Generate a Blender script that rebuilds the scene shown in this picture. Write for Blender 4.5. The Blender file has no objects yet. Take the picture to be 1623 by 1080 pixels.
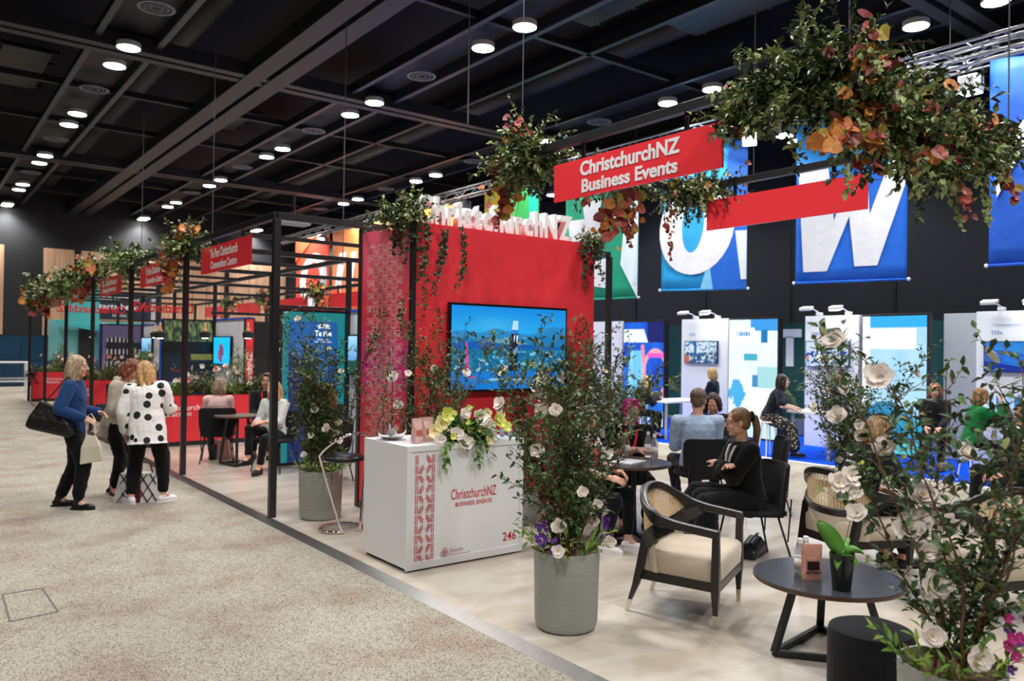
import bpy, bmesh, math, random
import numpy as np
from mathutils import Vector, Matrix, Euler
random.seed(7)
rng = np.random.default_rng(7)
S_ = bpy.context.scene
COL = S_.collection

# ---------------------------------------------------------------- camera
CAM_H = 1.78
FPX = 1254.57
RC = Matrix(((0.79205, -0.017996, -0.610185), (-0.610284, 0.0, -0.792182), (0.014256, 0.999838, -0.010983)))
cd = bpy.data.cameras.new('camera'); cam = bpy.data.objects.new('camera', cd); COL.objects.link(cam)
cd.sensor_width = 36; cd.lens = FPX * 36 / 1623
cd.clip_start = .05; cd.clip_end = 200
cam.matrix_world = Matrix.Translation((0, 0, CAM_H)) @ RC.to_4x4()
cd.dof.use_dof = True; cd.dof.focus_distance = 5.6; cd.dof.aperture_fstop = 2.2
S_.camera = cam

# ---------------------------------------------------------------- world and exposure
w = bpy.data.worlds.new('hall_air'); S_.world = w; w.use_nodes = True
w.node_tree.nodes['Background'].inputs[0].default_value = (.55, .62, .8, 1)
w.node_tree.nodes['Background'].inputs[1].default_value = .01
vs = S_.view_settings
vs.view_transform = 'Standard'; vs.look = 'None'; vs.gamma = 1; vs.use_curve_mapping = False
vs.exposure = 0.64
S_.cycles.max_bounces = 7
S_.cycles.transparent_max_bounces = 8
S_.cycles.sample_clamp_indirect = 4

# ---------------------------------------------------------------- large lights: the rows of ceiling downlights
ZC = 7.3
ROWS = (3.23, 8.31, 13.33, 18.2)
LAMPY = [y for k in range(-2, 5) for y in (15.98 + 5.42 * k, 17.2 + 5.42 * k)] + [37.2]
def spot(name, loc, power, size=150, blend=.5, col=(1, .985, .965), rad=.22, rot=(0, 0, 0)):
    ld = bpy.data.lights.new(name, 'SPOT'); ld.energy = power; ld.spot_size = math.radians(size); ld.spot_blend = blend
    ld.color = col; ld.shadow_soft_size = rad
    o = bpy.data.objects.new(name, ld); o.location = loc; o.rotation_euler = rot; COL.objects.link(o); return o
def area(name, loc, power, sx, sy, rot, col=(1, 1, 1)):
    ld = bpy.data.lights.new(name, 'AREA'); ld.shape = 'RECTANGLE'; ld.size = sx; ld.size_y = sy; ld.energy = power; ld.color = col
    o = bpy.data.objects.new(name, ld); o.location = loc; o.rotation_euler = rot; COL.objects.link(o); return o
for rx in ROWS:
    for ly in LAMPY:
        far = ly > 24
        spot('downlight_beam', (rx, ly, ZC - .06), 330 if not far else 400, 140, .7)
for rx in (-1.9, 3.23, 8.31):                       # the rows run on behind the camera
    for ly in (-.3, -5.6):
        spot('downlight_beam', (rx, ly, ZC - .06), 420, 150, .7)
for ly in (5.2, 10.6, 16.0):
    spot('downlight_beam', (-1.9, ly, ZC - .06), 300, 140, .7)

# ---------------------------------------------------------------- helpers
def ray(px, py):
    return RC @ Vector((px - 811.5, -(py - 540.), -FPX))
def G(px, py, z=0.):
    d = ray(px, py); t = (z - CAM_H) / d.z; return Vector((d.x * t, d.y * t, z))
def atx(px, py, x):
    d = ray(px, py); p = d * (x / d.x); return Vector((x, p.y, p.z + CAM_H))
def aty(px, py, y):
    d = ray(px, py); p = d * (y / d.y); return Vector((p.x, y, p.z + CAM_H))
def tag(o, label=None, cat=None, group=None, kind=None):
    if label: o['label'] = label
    if cat: o['category'] = cat
    if group: o['group'] = group
    if kind: o['kind'] = kind
    return o
def thing(name, label, cat, loc=(0, 0, 0), rz=0., group=None):
    o = bpy.data.objects.new(name, None); COL.objects.link(o); o.empty_display_size = .1
    o.location = loc; o.rotation_euler = (0, 0, rz); return tag(o, label, cat, group)
def link(name, me, parent=None, loc=None, rot=None):
    o = bpy.data.objects.new(name, me); COL.objects.link(o)
    if parent: o.parent = parent
    if loc is not None: o.location = loc
    if rot is not None: o.rotation_euler = rot
    return o
def copy_tree(o, parent=None):
    c = o.copy(); COL.objects.link(c)
    if parent: c.parent = parent
    for ch in o.children: copy_tree(ch, c)
    return c

class MB:
    """collects verts and faces for ONE mesh object"""
    def __init__(s): s.v = []; s.f = []; s.m = []; s.cur = 0
    def add(s, vs_, fs):
        b = len(s.v); s.v += [tuple(v) for v in vs_]
        for f in fs: s.f.append(tuple(i + b for i in f)); s.m.append(s.cur)
        return s
    def box(s, c, d, rot=None):
        x, y, z = d[0] / 2, d[1] / 2, d[2] / 2
        vs_ = [Vector(p) for p in ((-x, -y, -z), (x, -y, -z), (x, y, -z), (-x, y, -z), (-x, -y, z), (x, -y, z), (x, y, z), (-x, y, z))]
        if rot is not None:
            R = rot if isinstance(rot, Matrix) else Euler(rot).to_matrix()
            vs_ = [R @ v for v in vs_]
        c = Vector(c)
        return s.add([v + c for v in vs_], [(0, 3, 2, 1), (4, 5, 6, 7), (0, 1, 5, 4), (1, 2, 6, 5), (2, 3, 7, 6), (3, 0, 4, 7)])
    def rings(s, rs, cap=True, closed=False):
        """rs: list of rings (equal counts) of points"""
        n = len(rs[0]); b = len(s.v); vs_ = [p for r in rs for p in r]; fs = []
        m = len(rs)
        for i in range(m - (0 if closed else 1)):
            j = (i + 1) % m
            for k in range(n):
                l = (k + 1) % n
                fs.append((i * n + k, i * n + l, j * n + l, j * n + k))
        if cap and not closed:
            fs.append(tuple(range(n - 1, -1, -1))); fs.append(tuple((m - 1) * n + k for k in range(n)))
        return s.add(vs_, fs)
    def tube(s, pts, r, n=8, cap=True, closed=False, flat=None):
        """round tube along pts; r number or list; flat=(a,b) gives a rectangular bar of half sizes"""
        P = [Vector(p) for p in pts]; m = len(P)
        R = r if isinstance(r, (list, tuple)) else [r] * m
        up = Vector((0, 0, 1)); rs = []; prev = None
        for i in range(m):
            if closed: t = P[(i + 1) % m] - P[i - 1]
            else: t = P[min(i + 1, m - 1)] - P[max(i - 1, 0)]
            t = t.normalized() if t.length > 1e-9 else Vector((0, 0, 1))
            if prev is None:
                a = t.cross(up)
                if a.length < 1e-3: a = Vector((1, 0, 0))
                a.normalize()
            else:
                a = prev - t * prev.dot(t)
                if a.length < 1e-6: a = t.cross(up)
                a.normalize()
            prev = a; b = t.cross(a)
            if flat:
                k = R[i] if isinstance(r, (list, tuple)) else 1
                fa, fb = flat[0] * k, flat[1] * k
                rs.append([P[i] + a * x * fa + b * y * fb for x, y in ((-1, -1), (1, -1), (1, 1), (-1, 1))])
            else:
                rs.append([P[i] + (a * math.cos(2 * math.pi * k / n) + b * math.sin(2 * math.pi * k / n)) * R[i] for k in range(n)])
        return s.rings(rs, cap, closed)
    def lathe(s, prof, n=32, c=(0, 0, 0)):
        c = Vector(c); rs = [[c + Vector((r * math.cos(2 * math.pi * k / n), r * math.sin(2 * math.pi * k / n), z)) for k in range(n)] for r, z in prof]
        return s.rings(rs, True)
    def ell(s, c, r, rot=None, nu=12, nv=8):
        c = Vector(c); R = rot if rot is not None else Matrix.Identity(3); rs = []
        for i in range(nv + 1):
            th = math.pi * (i + (.02 if i == 0 else (-.02 if i == nv else 0))) / nv
            rs.append([c + R @ Vector((r[0] * math.sin(th) * math.cos(2 * math.pi * k / nu), r[1] * math.sin(th) * math.sin(2 * math.pi * k / nu), -r[2] * math.cos(th))) for k in range(nu)])
        return s.rings(rs, True)
    def prism(s, poly, z0, z1, f=None):
        """extrude the 2D outline; f maps (x,y,z)->3D"""
        f = f or (lambda x, y, z: (x, y, z)); n = len(poly)
        vs_ = [f(x, y, z0) for x, y in poly] + [f(x, y, z1) for x, y in poly]
        fs = [tuple(range(n - 1, -1, -1)), tuple(range(n, 2 * n))] + [(k, (k + 1) % n, n + (k + 1) % n, n + k) for k in range(n)]
        return s.add(vs_, fs)
    def mesh(s, name, mats, smooth=False):
        me = bpy.data.meshes.new(name); me.from_pydata(s.v, [], s.f)
        for m in (mats if isinstance(mats, (list, tuple)) else [mats]): me.materials.append(m)
        if any(s.m): me.polygons.foreach_set('material_index', s.m)
        me.polygons.foreach_set('use_smooth', [smooth] * len(s.f))
        bm = bmesh.new(); bm.from_mesh(me); bmesh.ops.recalc_face_normals(bm, faces=bm.faces); bm.to_mesh(me); bm.free()
        me.update(); return me
    def build(s, name, mats, parent=None, smooth=False, bevel=0, loc=None, rot=None, auto=False):
        o = link(name, s.mesh(name, mats, smooth), parent, loc, rot)
        if bevel:
            b = o.modifiers.new('bevel', 'BEVEL'); b.width = bevel; b.segments = 2; b.limit_method = 'ANGLE'
        if auto:
            e = o.modifiers.new('edges', 'EDGE_SPLIT'); e.split_angle = math.radians(40)
        return o

# ---------------------------------------------------------------- materials
MATS = {}
def mat(name, col, rough=.5, metal=0., spec=.5, emis=None, es=0., trans=0., noise=None, bump=None, alpha=1, coat=0, ior=1.45, sheen=0):
    """noise=(scale, colour2, contrast) mixes a second colour; bump=(scale, strength, distance)"""
    if name in MATS: return MATS[name]
    m = bpy.data.materials.new(name); m.use_nodes = True; nt = m.node_tree; b = nt.nodes['Principled BSDF']
    b.inputs['Base Color'].default_value = (*col, 1); b.inputs['Roughness'].default_value = rough; b.inputs['Metallic'].default_value = metal
    b.inputs['Specular IOR Level'].default_value = spec; b.inputs['Transmission Weight'].default_value = trans; b.inputs['Alpha'].default_value = alpha
    b.inputs['IOR'].default_value = ior; b.inputs['Coat Weight'].default_value = coat; b.inputs['Sheen Weight'].default_value = sheen
    if emis: b.inputs['Emission Color'].default_value = (*emis, 1); b.inputs['Emission Strength'].default_value = es
    tc = None
    if noise or bump:
        tc = nt.nodes.new('ShaderNodeTexCoord')
    if noise:
        n = nt.nodes.new('ShaderNodeTexNoise'); n.inputs['Scale'].default_value = noise[0]; n.inputs['Detail'].default_value = 4
        if len(noise) > 3:
            mp = nt.nodes.new('ShaderNodeMapping'); mp.inputs['Scale'].default_value = noise[3]
            nt.links.new(tc.outputs['Object'], mp.inputs[0]); nt.links.new(mp.outputs[0], n.inputs['Vector'])
        else: nt.links.new(tc.outputs['Object'], n.inputs['Vector'])
        r = nt.nodes.new('ShaderNodeValToRGB'); c = noise[2]
        r.color_ramp.elements[0].position = .5 - c; r.color_ramp.elements[1].position = .5 + c
        r.color_ramp.elements[0].color = (*col, 1); r.color_ramp.elements[1].color = (*noise[1], 1)
        nt.links.new(n.outputs['Fac'], r.inputs['Fac']); nt.links.new(r.outputs[0], b.inputs['Base Color'])
    if bump:
        n = nt.nodes.new('ShaderNodeTexNoise'); n.inputs['Scale'].default_value = bump[0]; n.inputs['Detail'].default_value = 3
        nt.links.new(tc.outputs['Object'], n.inputs['Vector'])
        bp = nt.nodes.new('ShaderNodeBump'); bp.inputs['Strength'].default_value = bump[1]; bp.inputs['Distance'].default_value = bump[2] if len(bump) > 2 else .01
        nt.links.new(n.outputs['Fac'], bp.inputs['Height']); nt.links.new(bp.outputs[0], b.inputs['Normal'])
    MATS[name] = m; return m
def emit(name, col, s):
    if name in MATS: return MATS[name]
    m = bpy.data.materials.new(name); m.use_nodes = True; nt = m.node_tree; nt.nodes.clear()
    e = nt.nodes.new('ShaderNodeEmission'); e.inputs[0].default_value = (*col, 1); e.inputs[1].default_value = s
    o = nt.nodes.new('ShaderNodeOutputMaterial'); nt.links.new(e.outputs[0], o.inputs[0]); MATS[name] = m; return m
def hexc(h):
    v = [int(h[i:i + 2], 16) / 255 for i in (0, 2, 4)]
    return tuple(x / 12.92 if x <= .04045 else ((x + .055) / 1.055) ** 2.4 for x in v)

BLACKM = mat('black_metal', (.012, .012, .014), .38, .0, .6)
SILVER = mat('brushed_steel', (.55, .54, .52), .3, 1., noise=(6, (.42, .41, .4), .2, (1, 14, 1)))
CHROME = mat('chrome', (.85, .85, .86), .06, 1.)
REDP = mat('red_panel', hexc('f43a44'), .42, bump=(3, .05, .02))
SIGNRED = mat('sign_red', hexc('f43e46'), .22, spec=.4)
WHITEP = mat('white_laminate', (.82, .83, .84), .35)
WHITEL = mat('white_letter', (.88, .88, .9), .5)
REDL = mat('red_letter', hexc('c8202e'), .6)
BFAB = mat('black_fabric', (.012, .012, .014), .9, spec=.2, bump=(400, .3, .002), sheen=.05)
SOIL = mat('soil', (.06, .035, .02), .95, noise=(60, (.16, .09, .04), .15), bump=(80, .6, .02))
POTM = mat('grey_green_pot', (.29, .30, .27), .55, noise=(5, (.36, .37, .34), .25, (1, 1, 9)), bump=(60, .08, .004))
GLASS = mat('clear_glass', (.95, .97, .98), .03, trans=1, ior=1.12)
DARKTOP = mat('dark_tabletop', (.035, .04, .05), .22, noise=(3, (.05, .055, .065), .2))
WOODEDGE = mat('dark_wood_edge', (.09, .045, .028), .4)
EBONY = mat('black_stained_wood', (.016, .014, .013), .33, spec=.6)
CREAM = mat('cream_velvet', (.62, .52, .40), .85, noise=(5, (.52, .43, .32), .3), bump=(250, .15, .002), sheen=.3)

def picture(name, w, h, nx, ny, f, parent, loc, rot, es=0., rough=.4, z=0.):
    """a flat printed or lit picture: a grid in its own XZ plane coloured by f(u, v) -> rgb (the printed motif)"""
    u, v = np.meshgrid(np.linspace(0, 1, nx), np.linspace(0, 1, ny)); rgb = np.clip(f(u, v), 0, 1)
    me = bpy.data.meshes.new(name)
    X = (u - .5) * w; Z = (v - .5) * h
    vv = np.stack([X, np.zeros_like(X), Z], -1).reshape(-1, 3)
    idx = np.arange(nx * ny).reshape(ny, nx)
    fa = np.stack([idx[:-1, :-1], idx[:-1, 1:], idx[1:, 1:], idx[1:, :-1]], -1).reshape(-1, 4)
    me.from_pydata(vv.tolist(), [], fa.tolist())
    ca = me.color_attributes.new('print', 'FLOAT_COLOR', 'POINT')
    lin = np.where(rgb <= .04045, rgb / 12.92, ((rgb + .055) / 1.055) ** 2.4).reshape(-1, 3)
    ca.data.foreach_set('color', np.concatenate([lin, np.ones((len(lin), 1))], 1).ravel())
    key = 'print_%s_%s' % (es, rough)
    if key not in MATS:
        m = bpy.data.materials.new('printed_picture' if not es else 'lit_picture'); m.use_nodes = True; nt = m.node_tree; b = nt.nodes['Principled BSDF']
        a = nt.nodes.new('ShaderNodeAttribute'); a.attribute_name = 'print'
        nt.links.new(a.outputs['Color'], b.inputs['Base Color']); b.inputs['Roughness'].default_value = rough
        if es: nt.links.new(a.outputs['Color'], b.inputs['Emission Color']); b.inputs['Emission Strength'].default_value = es; b.inputs['Base Color'].default_value = (0, 0, 0, 1); nt.links.remove(b.inputs['Base Color'].links[0])
        MATS[key] = m
    me.materials.append(MATS[key])
    return link(name, me, parent, loc, rot)
def vnoise(u, v, seed=0):
    r = np.random.default_rng(seed); g = r.random((64, 64))
    def s(x, y):
        xi = np.floor(x).astype(int); yi = np.floor(y).astype(int); fx = x - xi; fy = y - yi
        fx = fx * fx * (3 - 2 * fx); fy = fy * fy * (3 - 2 * fy)
        a = g[yi % 64, xi % 64]; b = g[yi % 64, (xi + 1) % 64]; c = g[(yi + 1) % 64, xi % 64]; d = g[(yi + 1) % 64, (xi + 1) % 64]
        return (a * (1 - fx) + b * fx) * (1 - fy) + (c * (1 - fx) + d * fx) * fy
    return s(u, v) * .55 + s(u * 2.1 + 5, v * 2.1 + 9) * .28 + s(u * 4.3 + 1, v * 4.3 + 2) * .17
def mix(a, b, t):
    t = np.asarray(t)[..., None] if np.ndim(t) else t
    return np.asarray(a) * (1 - t) + np.asarray(b) * t
def H(h): return np.array([int(h[i:i + 2], 16) / 255 for i in (0, 2, 4)])
def const(u, c): return np.ones(u.shape + (3,)) * c

def text_mesh(s, size=1., bold=0., extrude=0., align='CENTER', space=1., line=1.):
    c = bpy.data.curves.new('lettering', 'FONT'); c.body = s; c.size = size; c.offset = bold; c.extrude = extrude; c.align_x = align; c.align_y = 'CENTER'
    c.space_character = space; c.space_line = line; c.resolution_u = 4
    o = bpy.data.objects.new('tmp', c); COL.objects.link(o); dg = bpy.context.evaluated_depsgraph_get()
    me = bpy.data.meshes.new_from_object(o.evaluated_get(dg)); bpy.data.objects.remove(o); return me
def lettering(s, w, h, M, material, parent, name='lettering', bold=0., extrude=.002, align='CENTER', line=1., label=None, space=1.):
    """text fitted to a box w x h (either may be None), standing in the plane given by matrix M (x right, y up, z out)"""
    me = text_mesh(s, 1., bold, 0, align, space, line)
    co = np.array([v.co[:] for v in me.vertices]); mn = co.min(0); mx = co.max(0)
    sx = w / (mx[0] - mn[0]) if w else None; sy = h / (mx[1] - mn[1]) if h else None
    sx = sx or sy; sy = sy or sx
    cx, cy = (mn[0] + mx[0]) / 2, (mn[1] + mx[1]) / 2
    bpy.data.meshes.remove(me)
    me = text_mesh(s, 1., bold, extrude / ((sx + sy) / 2), align, space, line)
    me.transform(Matrix.Diagonal((sx, sy, (sx + sy) / 2, 1)) @ Matrix.Translation((-cx, -cy, 0)))
    me.materials.clear(); me.materials.append(material)
    o = link(name, me, parent); o.matrix_local = M
    if label: o['label'] = label
    return o
def frameM(o, xdir, zdir):
    """matrix with x along xdir (reading direction), y up, z out"""
    x = Vector(xdir).normalized(); z = Vector(zdir).normalized(); y = z.cross(x)
    M = Matrix((x, y, z)).transposed().to_4x4(); M.translation = Vector(o); return M

# ---------------------------------------------------------------- the setting
def carpet_mat():
    m = bpy.data.materials.new('speckled_beige_carpet'); m.use_nodes = True; nt = m.node_tree; b = nt.nodes['Principled BSDF']
    tc = nt.nodes.new('ShaderNodeTexCoord')
    def N(sc, det=2): n = nt.nodes.new('ShaderNodeTexNoise'); n.inputs['Scale'].default_value = sc; n.inputs['Detail'].default_value = det; nt.links.new(tc.outputs['Object'], n.inputs[0]); return n
    def ramp(n, st):
        r = nt.nodes.new('ShaderNodeValToRGB'); els = r.color_ramp.elements
        for i, (p, c) in enumerate(st):
            if i < 2: els[i].position = p; els[i].color = (*c, 1)
            else: e = els.new(p); e.color = (*c, 1)
        nt.links.new(n.outputs['Fac'], r.inputs[0]); return r
    base = ramp(N(1.6, 5), [(.36, hexc('a99a8c')), (.62, hexc('bab5a6')), (.46, hexc('b3aa9c'))])
    sp = ramp(N(120, 3), [(.38, (.12, .11, .10)), (.5, (1, 1, 1))])
    sp2 = ramp(N(22, 4), [(.3, (.75, .72, .70)), (.55, (1, 1, 1))])
    mx = nt.nodes.new('ShaderNodeMixRGB'); mx.blend_type = 'MULTIPLY'; mx.inputs[0].default_value = .75
    nt.links.new(base.outputs[0], mx.inputs[1]); nt.links.new(sp.outputs[0], mx.inputs[2])
    m2 = nt.nodes.new('ShaderNodeMixRGB'); m2.blend_type = 'MULTIPLY'; m2.inputs[0].default_value = .5
    nt.links.new(mx.outputs[0], m2.inputs[1]); nt.links.new(sp2.outputs[0], m2.inputs[2])
    nt.links.new(m2.outputs[0], b.inputs['Base Color']); b.inputs['Roughness'].default_value = .95; b.inputs['Specular IOR Level'].default_value = .1
    bp = nt.nodes.new('ShaderNodeBump'); bp.inputs['Strength'].default_value = .35; bp.inputs['Distance'].default_value = .01
    nt.links.new(sp.outputs[0], bp.inputs['Height']); nt.links.new(bp.outputs[0], b.inputs['Normal']); return m
def stone_mat():
    m = bpy.data.materials.new('pale_polished_stone'); m.use_nodes = True; nt = m.node_tree; b = nt.nodes['Principled BSDF']
    tc = nt.nodes.new('ShaderNodeTexCoord')
    n = nt.nodes.new('ShaderNodeTexNoise'); n.inputs['Scale'].default_value = .9; n.inputs['Detail'].default_value = 6; n.inputs['Distortion'].default_value = 1.2
    mp = nt.nodes.new('ShaderNodeMapping'); mp.inputs['Rotation'].default_value = (0, 0, .5); mp.inputs['Scale'].default_value = (1, 2.6, 1)
    nt.links.new(tc.outputs['Object'], mp.inputs[0]); nt.links.new(mp.outputs[0], n.inputs[0])
    r = nt.nodes.new('ShaderNodeValToRGB'); e = r.color_ramp.elements
    e[0].position = .38; e[0].color = (*hexc('bdb0a0'), 1); e[1].position = .6; e[1].color = (*hexc('cec6b9'), 1)
    nt.links.new(n.outputs['Fac'], r.inputs[0])
    br = nt.nodes.new('ShaderNodeTexBrick'); br.offset = 0; br.inputs['Scale'].default_value = 1; br.inputs['Mortar Size'].default_value = .0025
    br.inputs['Brick Width'].default_value = 2.0; br.inputs['Row Height'].default_value = 2.0
    br.inputs['Color1'].default_value = br.inputs['Color2'].default_value = (1, 1, 1, 1); br.inputs['Mortar'].default_value = (.6, .55, .5, 1)
    nt.links.new(tc.outputs['Object'], br.inputs[0])
    mx = nt.nodes.new('ShaderNodeMixRGB'); mx.blend_type = 'MULTIPLY'; mx.inputs[0].default_value = 1
    nt.links.new(r.outputs[0], mx.inputs[1]); nt.links.new(br.outputs[0], mx.inputs[2]); nt.links.new(mx.outputs[0], b.inputs['Base Color'])
    b.inputs['Roughness'].default_value = .22; b.inputs['Specular IOR Level'].default_value = .45; return m
def struct(name, mb, m, **k): return tag(mb.build(name, m, **k), kind='structure')
XE = 3.05   # edge of the raised stand floor
struct('floor', MB().box((6, 14, -.08), (34, 50, .1)), carpet_mat())
struct('stand_floor', MB().box(((XE + 8.35) / 2, 14.85, -.0145), (8.35 - XE, 27.0, .029)), stone_mat())
mb = MB(); mb.prism([(XE - .09, -.03), (XE, 0.001), (XE, -.03)], 1.2, 28.5, lambda x, z, y: (x, y, z))
struct('trim_1', mb, SILVER)
mb = MB(); mb.prism([(8.35, -.03), (8.35, 0.001), (8.44, -.03)], 1.2, 28.5, lambda x, z, y: (x, y, z))
struct('trim_2', mb, SILVER)
BLUEC = mat('blue_carpet', hexc('0a50d8'), .95, spec=.1, noise=(30, hexc('0846c0'), .2))
struct('blue_booth_carpet', MB().box((14.2, 15, -.022), (4.8, 27, .018)), BLUEC)
struct('blue_carpet_edge', MB().box((11.75, 15, -.02), (.1, 27, .022)), mat('white_edge', (.8, .8, .82), .5))
# access hatch in the carpet
h0 = [G(4, 943, -.03), G(67, 933, -.03), G(92, 970, -.03), G(16, 986, -.03)]
mb = MB()
for a, b_ in zip(h0, h0[1:] + h0[:1]): mb.tube([a, b_], 1, flat=(.006, .0035))
tag(mb.build('floor_access_hatch', mat('hatch_seam', (.16, .14, .12), .7)), 'square service hatch let flush into the beige carpet', 'floor hatch')
# walls
BLK = mat('black_wall', (.006, .0065, .008), .7, noise=(2, (.008, .009, .011), .2))
struct('wall_back', MB().box((6, 38.1, 4.5), (34, .2, 9.2)), BLK)
struct('wall_right', MB().box((20.1, 14, 4.5), (.2, 50, 9.2)), mat('dark_curtain_wall', (.007, .010, .016), .8))
mb = MB()
for k in range(16): mb.box((19.98, -8 + k * 3.0, 4.6), (.03, .03, 9))
struct('trim_3', mb, BLK)
struct('wall_left', MB().box((-10.1, 14, 4.5), (.2, 50, 9.2)), BLK)
struct('wall_front', MB().box((6, -10.1, 4.5), (34, .2, 9.2)), BLK)
struct('ceiling', MB().box((6, 14, 9.15), (34, 50, .2)), mat('black_ceiling', (.006, .006, .008), .9))
# oak wall cladding in tall panels, blue tiles below
def planks():
    m = bpy.data.materials.new('oak_slats'); m.use_nodes = True; nt = m.node_tree; b = nt.nodes['Principled BSDF']
    tc = nt.nodes.new('ShaderNodeTexCoord'); n = nt.nodes.new('ShaderNodeTexNoise'); mp = nt.nodes.new('ShaderNodeMapping'); mp.inputs['Scale'].default_value = (9, 1, .25)
    n.inputs['Scale'].default_value = 1.4; n.inputs['Detail'].default_value = 4; nt.links.new(tc.outputs['Object'], mp.inputs[0]); nt.links.new(mp.outputs[0], n.inputs[0])
    r = nt.nodes.new('ShaderNodeValToRGB'); e = r.color_ramp.elements; e[0].position = .35; e[1].position = .65
    e[0].color = (*hexc('ab8468'), 1); e[1].color = (*hexc('d2ab8a'), 1); nt.links.new(n.outputs[0], r.inputs[0]); nt.links.new(r.outputs[0], b.inputs['Base Color'])
    b.inputs['Roughness'].default_value = .6; return m
OAK = planks()
PW = [(-1.3, 3.2), (4.6, 5.72), (5.98, 9.0), (9.25, 12.0), (12.25, 15.0)]
for i, (a, b_) in enumerate(PW):
    mb = MB().box(((a + b_) / 2, 37.96, 4.62), (b_ - a, .06, 2.2)); mb.box(((a + b_) / 2, 37.96, 2.8), (b_ - a, .06, 1.42))
    struct('wall_cladding', mb, OAK)
TILE = mat('blue_tiles', hexc('12405c'), .3, noise=(.9, hexc('0e3348'), .2))
mb = MB()
for k in range(30):
    for j in range(2): mb.box((-5.6 + k * .9, 37.95, .52 + j * 1.02), (.885, .06, 1.0))
struct('wall_tiling', mb, TILE)
# ceiling structure
BEAM = mat('beam_grey', (.019, .020, .024), .5, noise=(1.2, (.012, .014, .019), .2))
def beam(c, d, m=BEAM, name='ceiling_beam'): struct(name, MB().box(c, d), m)
ZB = 7.2
for x, wd in ((5.62, .38), (6.12, .38)): beam((x, 14, ZB + .2), (wd, 48, .3))
beam((5.87, 14, ZB + .3), (.14, 48, .2), BLK)
for y in (-5.1, 5.75, 16.3, 27.4):
    beam((5, y - .17, ZB + .21), (30, .22, .28)); beam((5, y + .17, ZB + .21), (30, .22, .28))
MINOR = mat('beam_dark', (.008, .0085, .011), .5)
for y in (.3, 11.2, 19.9, 23.3, 30.9, 34.4): beam((5, y, ZB + .35), (30, .1, .14), MINOR)
for x in (10.4, 15.6, .9): beam((x, 14, ZB + .35), (.12, 48, .14), MINOR)
RAIL = mat('rail_blue_grey', (.016, .019, .034), .4)
for rx in ROWS:
    mb = MB()
    for s in (-1, 1):
        mb.box((rx + s * .5, 14, ZB + .3), (.07, 47, .24)); mb.box((rx + s * .53, 14, ZB + .19), (.1, 47, .03))
    struct('lighting_channel', mb, RAIL)
    beam((rx, 14, ZB + .42), (.92, 47, .03), mat('channel_black', (.01, .01, .013), .6), 'channel_panel')
# service decks and ducts above the grid
DUCT = mat('dark_duct', (.009, .010, .012), .5)
for x, y, l in ((9.4, 18.8, 2.6), (9.3, 24, 3), (9.9, 9.6, 3), (11.8, 8.9, 2.4), (2.0, 21, 3), (7.0, 22, 2), (14.5, 12, 3), (1.5, 12.5, 2.4)):
    mb = MB(); mb.box((x, y, 8.0), (.9, l, .04))
    for k in range(4): mb.box((x, y - l / 2 + .1 + k * (l - .2) / 3, 8.06), (1.2, .06, .08))
    struct('service_deck', mb, DUCT)
for x in (4.6, 7.2, 12.3):
    mb = MB(); mb.tube([(x, -8, 8.4), (x, 37, 8.4)], .28, 14); struct('ceiling_duct', mb, mat('duct_black', (.012, .012, .014), .6), smooth=True)

# downlights
DLG = emit('downlight_glow', (1, .98, .94), 22)
proto = thing('downlight', 'x', 'ceiling light')
MB().lathe([(.195, -.01), (.21, -.012), (.21, .08), (.18, .1)], 24).build('housing', mat('downlight_rim', (.5, .5, .5), .4), proto, smooth=True, auto=True)
MB().lathe([(.192, -.016), (.192, -.011)], 24).build('diffuser', DLG, proto)
first = True
cnt = {}
rown = ('over the left aisle', 'over the white counter side', 'over the red hanging signs', 'over the far right booths')
ORD = 'first second third fourth fifth sixth seventh eighth ninth tenth eleventh twelfth thirteenth fourteenth fifteenth sixteenth'.split()
for ri, rx in enumerate(ROWS):
    for ly in LAMPY:
        if ri == 0 and ly < 14 or ri == 1 and ly < 9 or ri > 1 and ly < 4: continue
        if ri == 3 and ly > 30: continue
        o = proto if first else copy_tree(proto); first = False
        o.location = (rx, ly, ZC - .02)
        cnt[ri] = cnt.get(ri, -1) + 1
        o['label'] = 'round ceiling downlight, ' + ORD[cnt[ri]] + ' from the near end of the row ' + rown[ri]
        o['group'] = 'downlights ' + rown[ri]
# round air vents between the pairs
VM = mat('vent_grey', (.14, .15, .17), .5)
vp = thing('ceiling_vent', 'x', 'air vent')
for k in range(3):
    r0 = .27 - k * .085
    MB().tube([(r0 * math.cos(a), r0 * math.sin(a), 0) for a in np.linspace(0, 2 * math.pi, 25)[:-1]], 1, flat=(.012 if k else .028, .012), closed=True).build('ring', VM, vp)
mb = MB()
for k in range(8): a = k * math.pi / 4; mb.tube([(.05 * math.cos(a), .05 * math.sin(a), 0), (.27 * math.cos(a), .27 * math.sin(a), 0)], 1, flat=(.007, .007))
mb.build('spoke', VM, vp)
first = True
for ri, rx in enumerate(ROWS[:3]):
    for li, ly in enumerate((13.95, 19.3, 24.7, 30.1)):
        o = vp if first else copy_tree(vp); first = False
        o.location = (rx, ly, ZB + .14)
        o['label'] = 'round ceiling air vent, ' + ORD[li] + ' from the near end, ' + rown[ri]; o['group'] = 'air vents ' + rown[ri]
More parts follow.
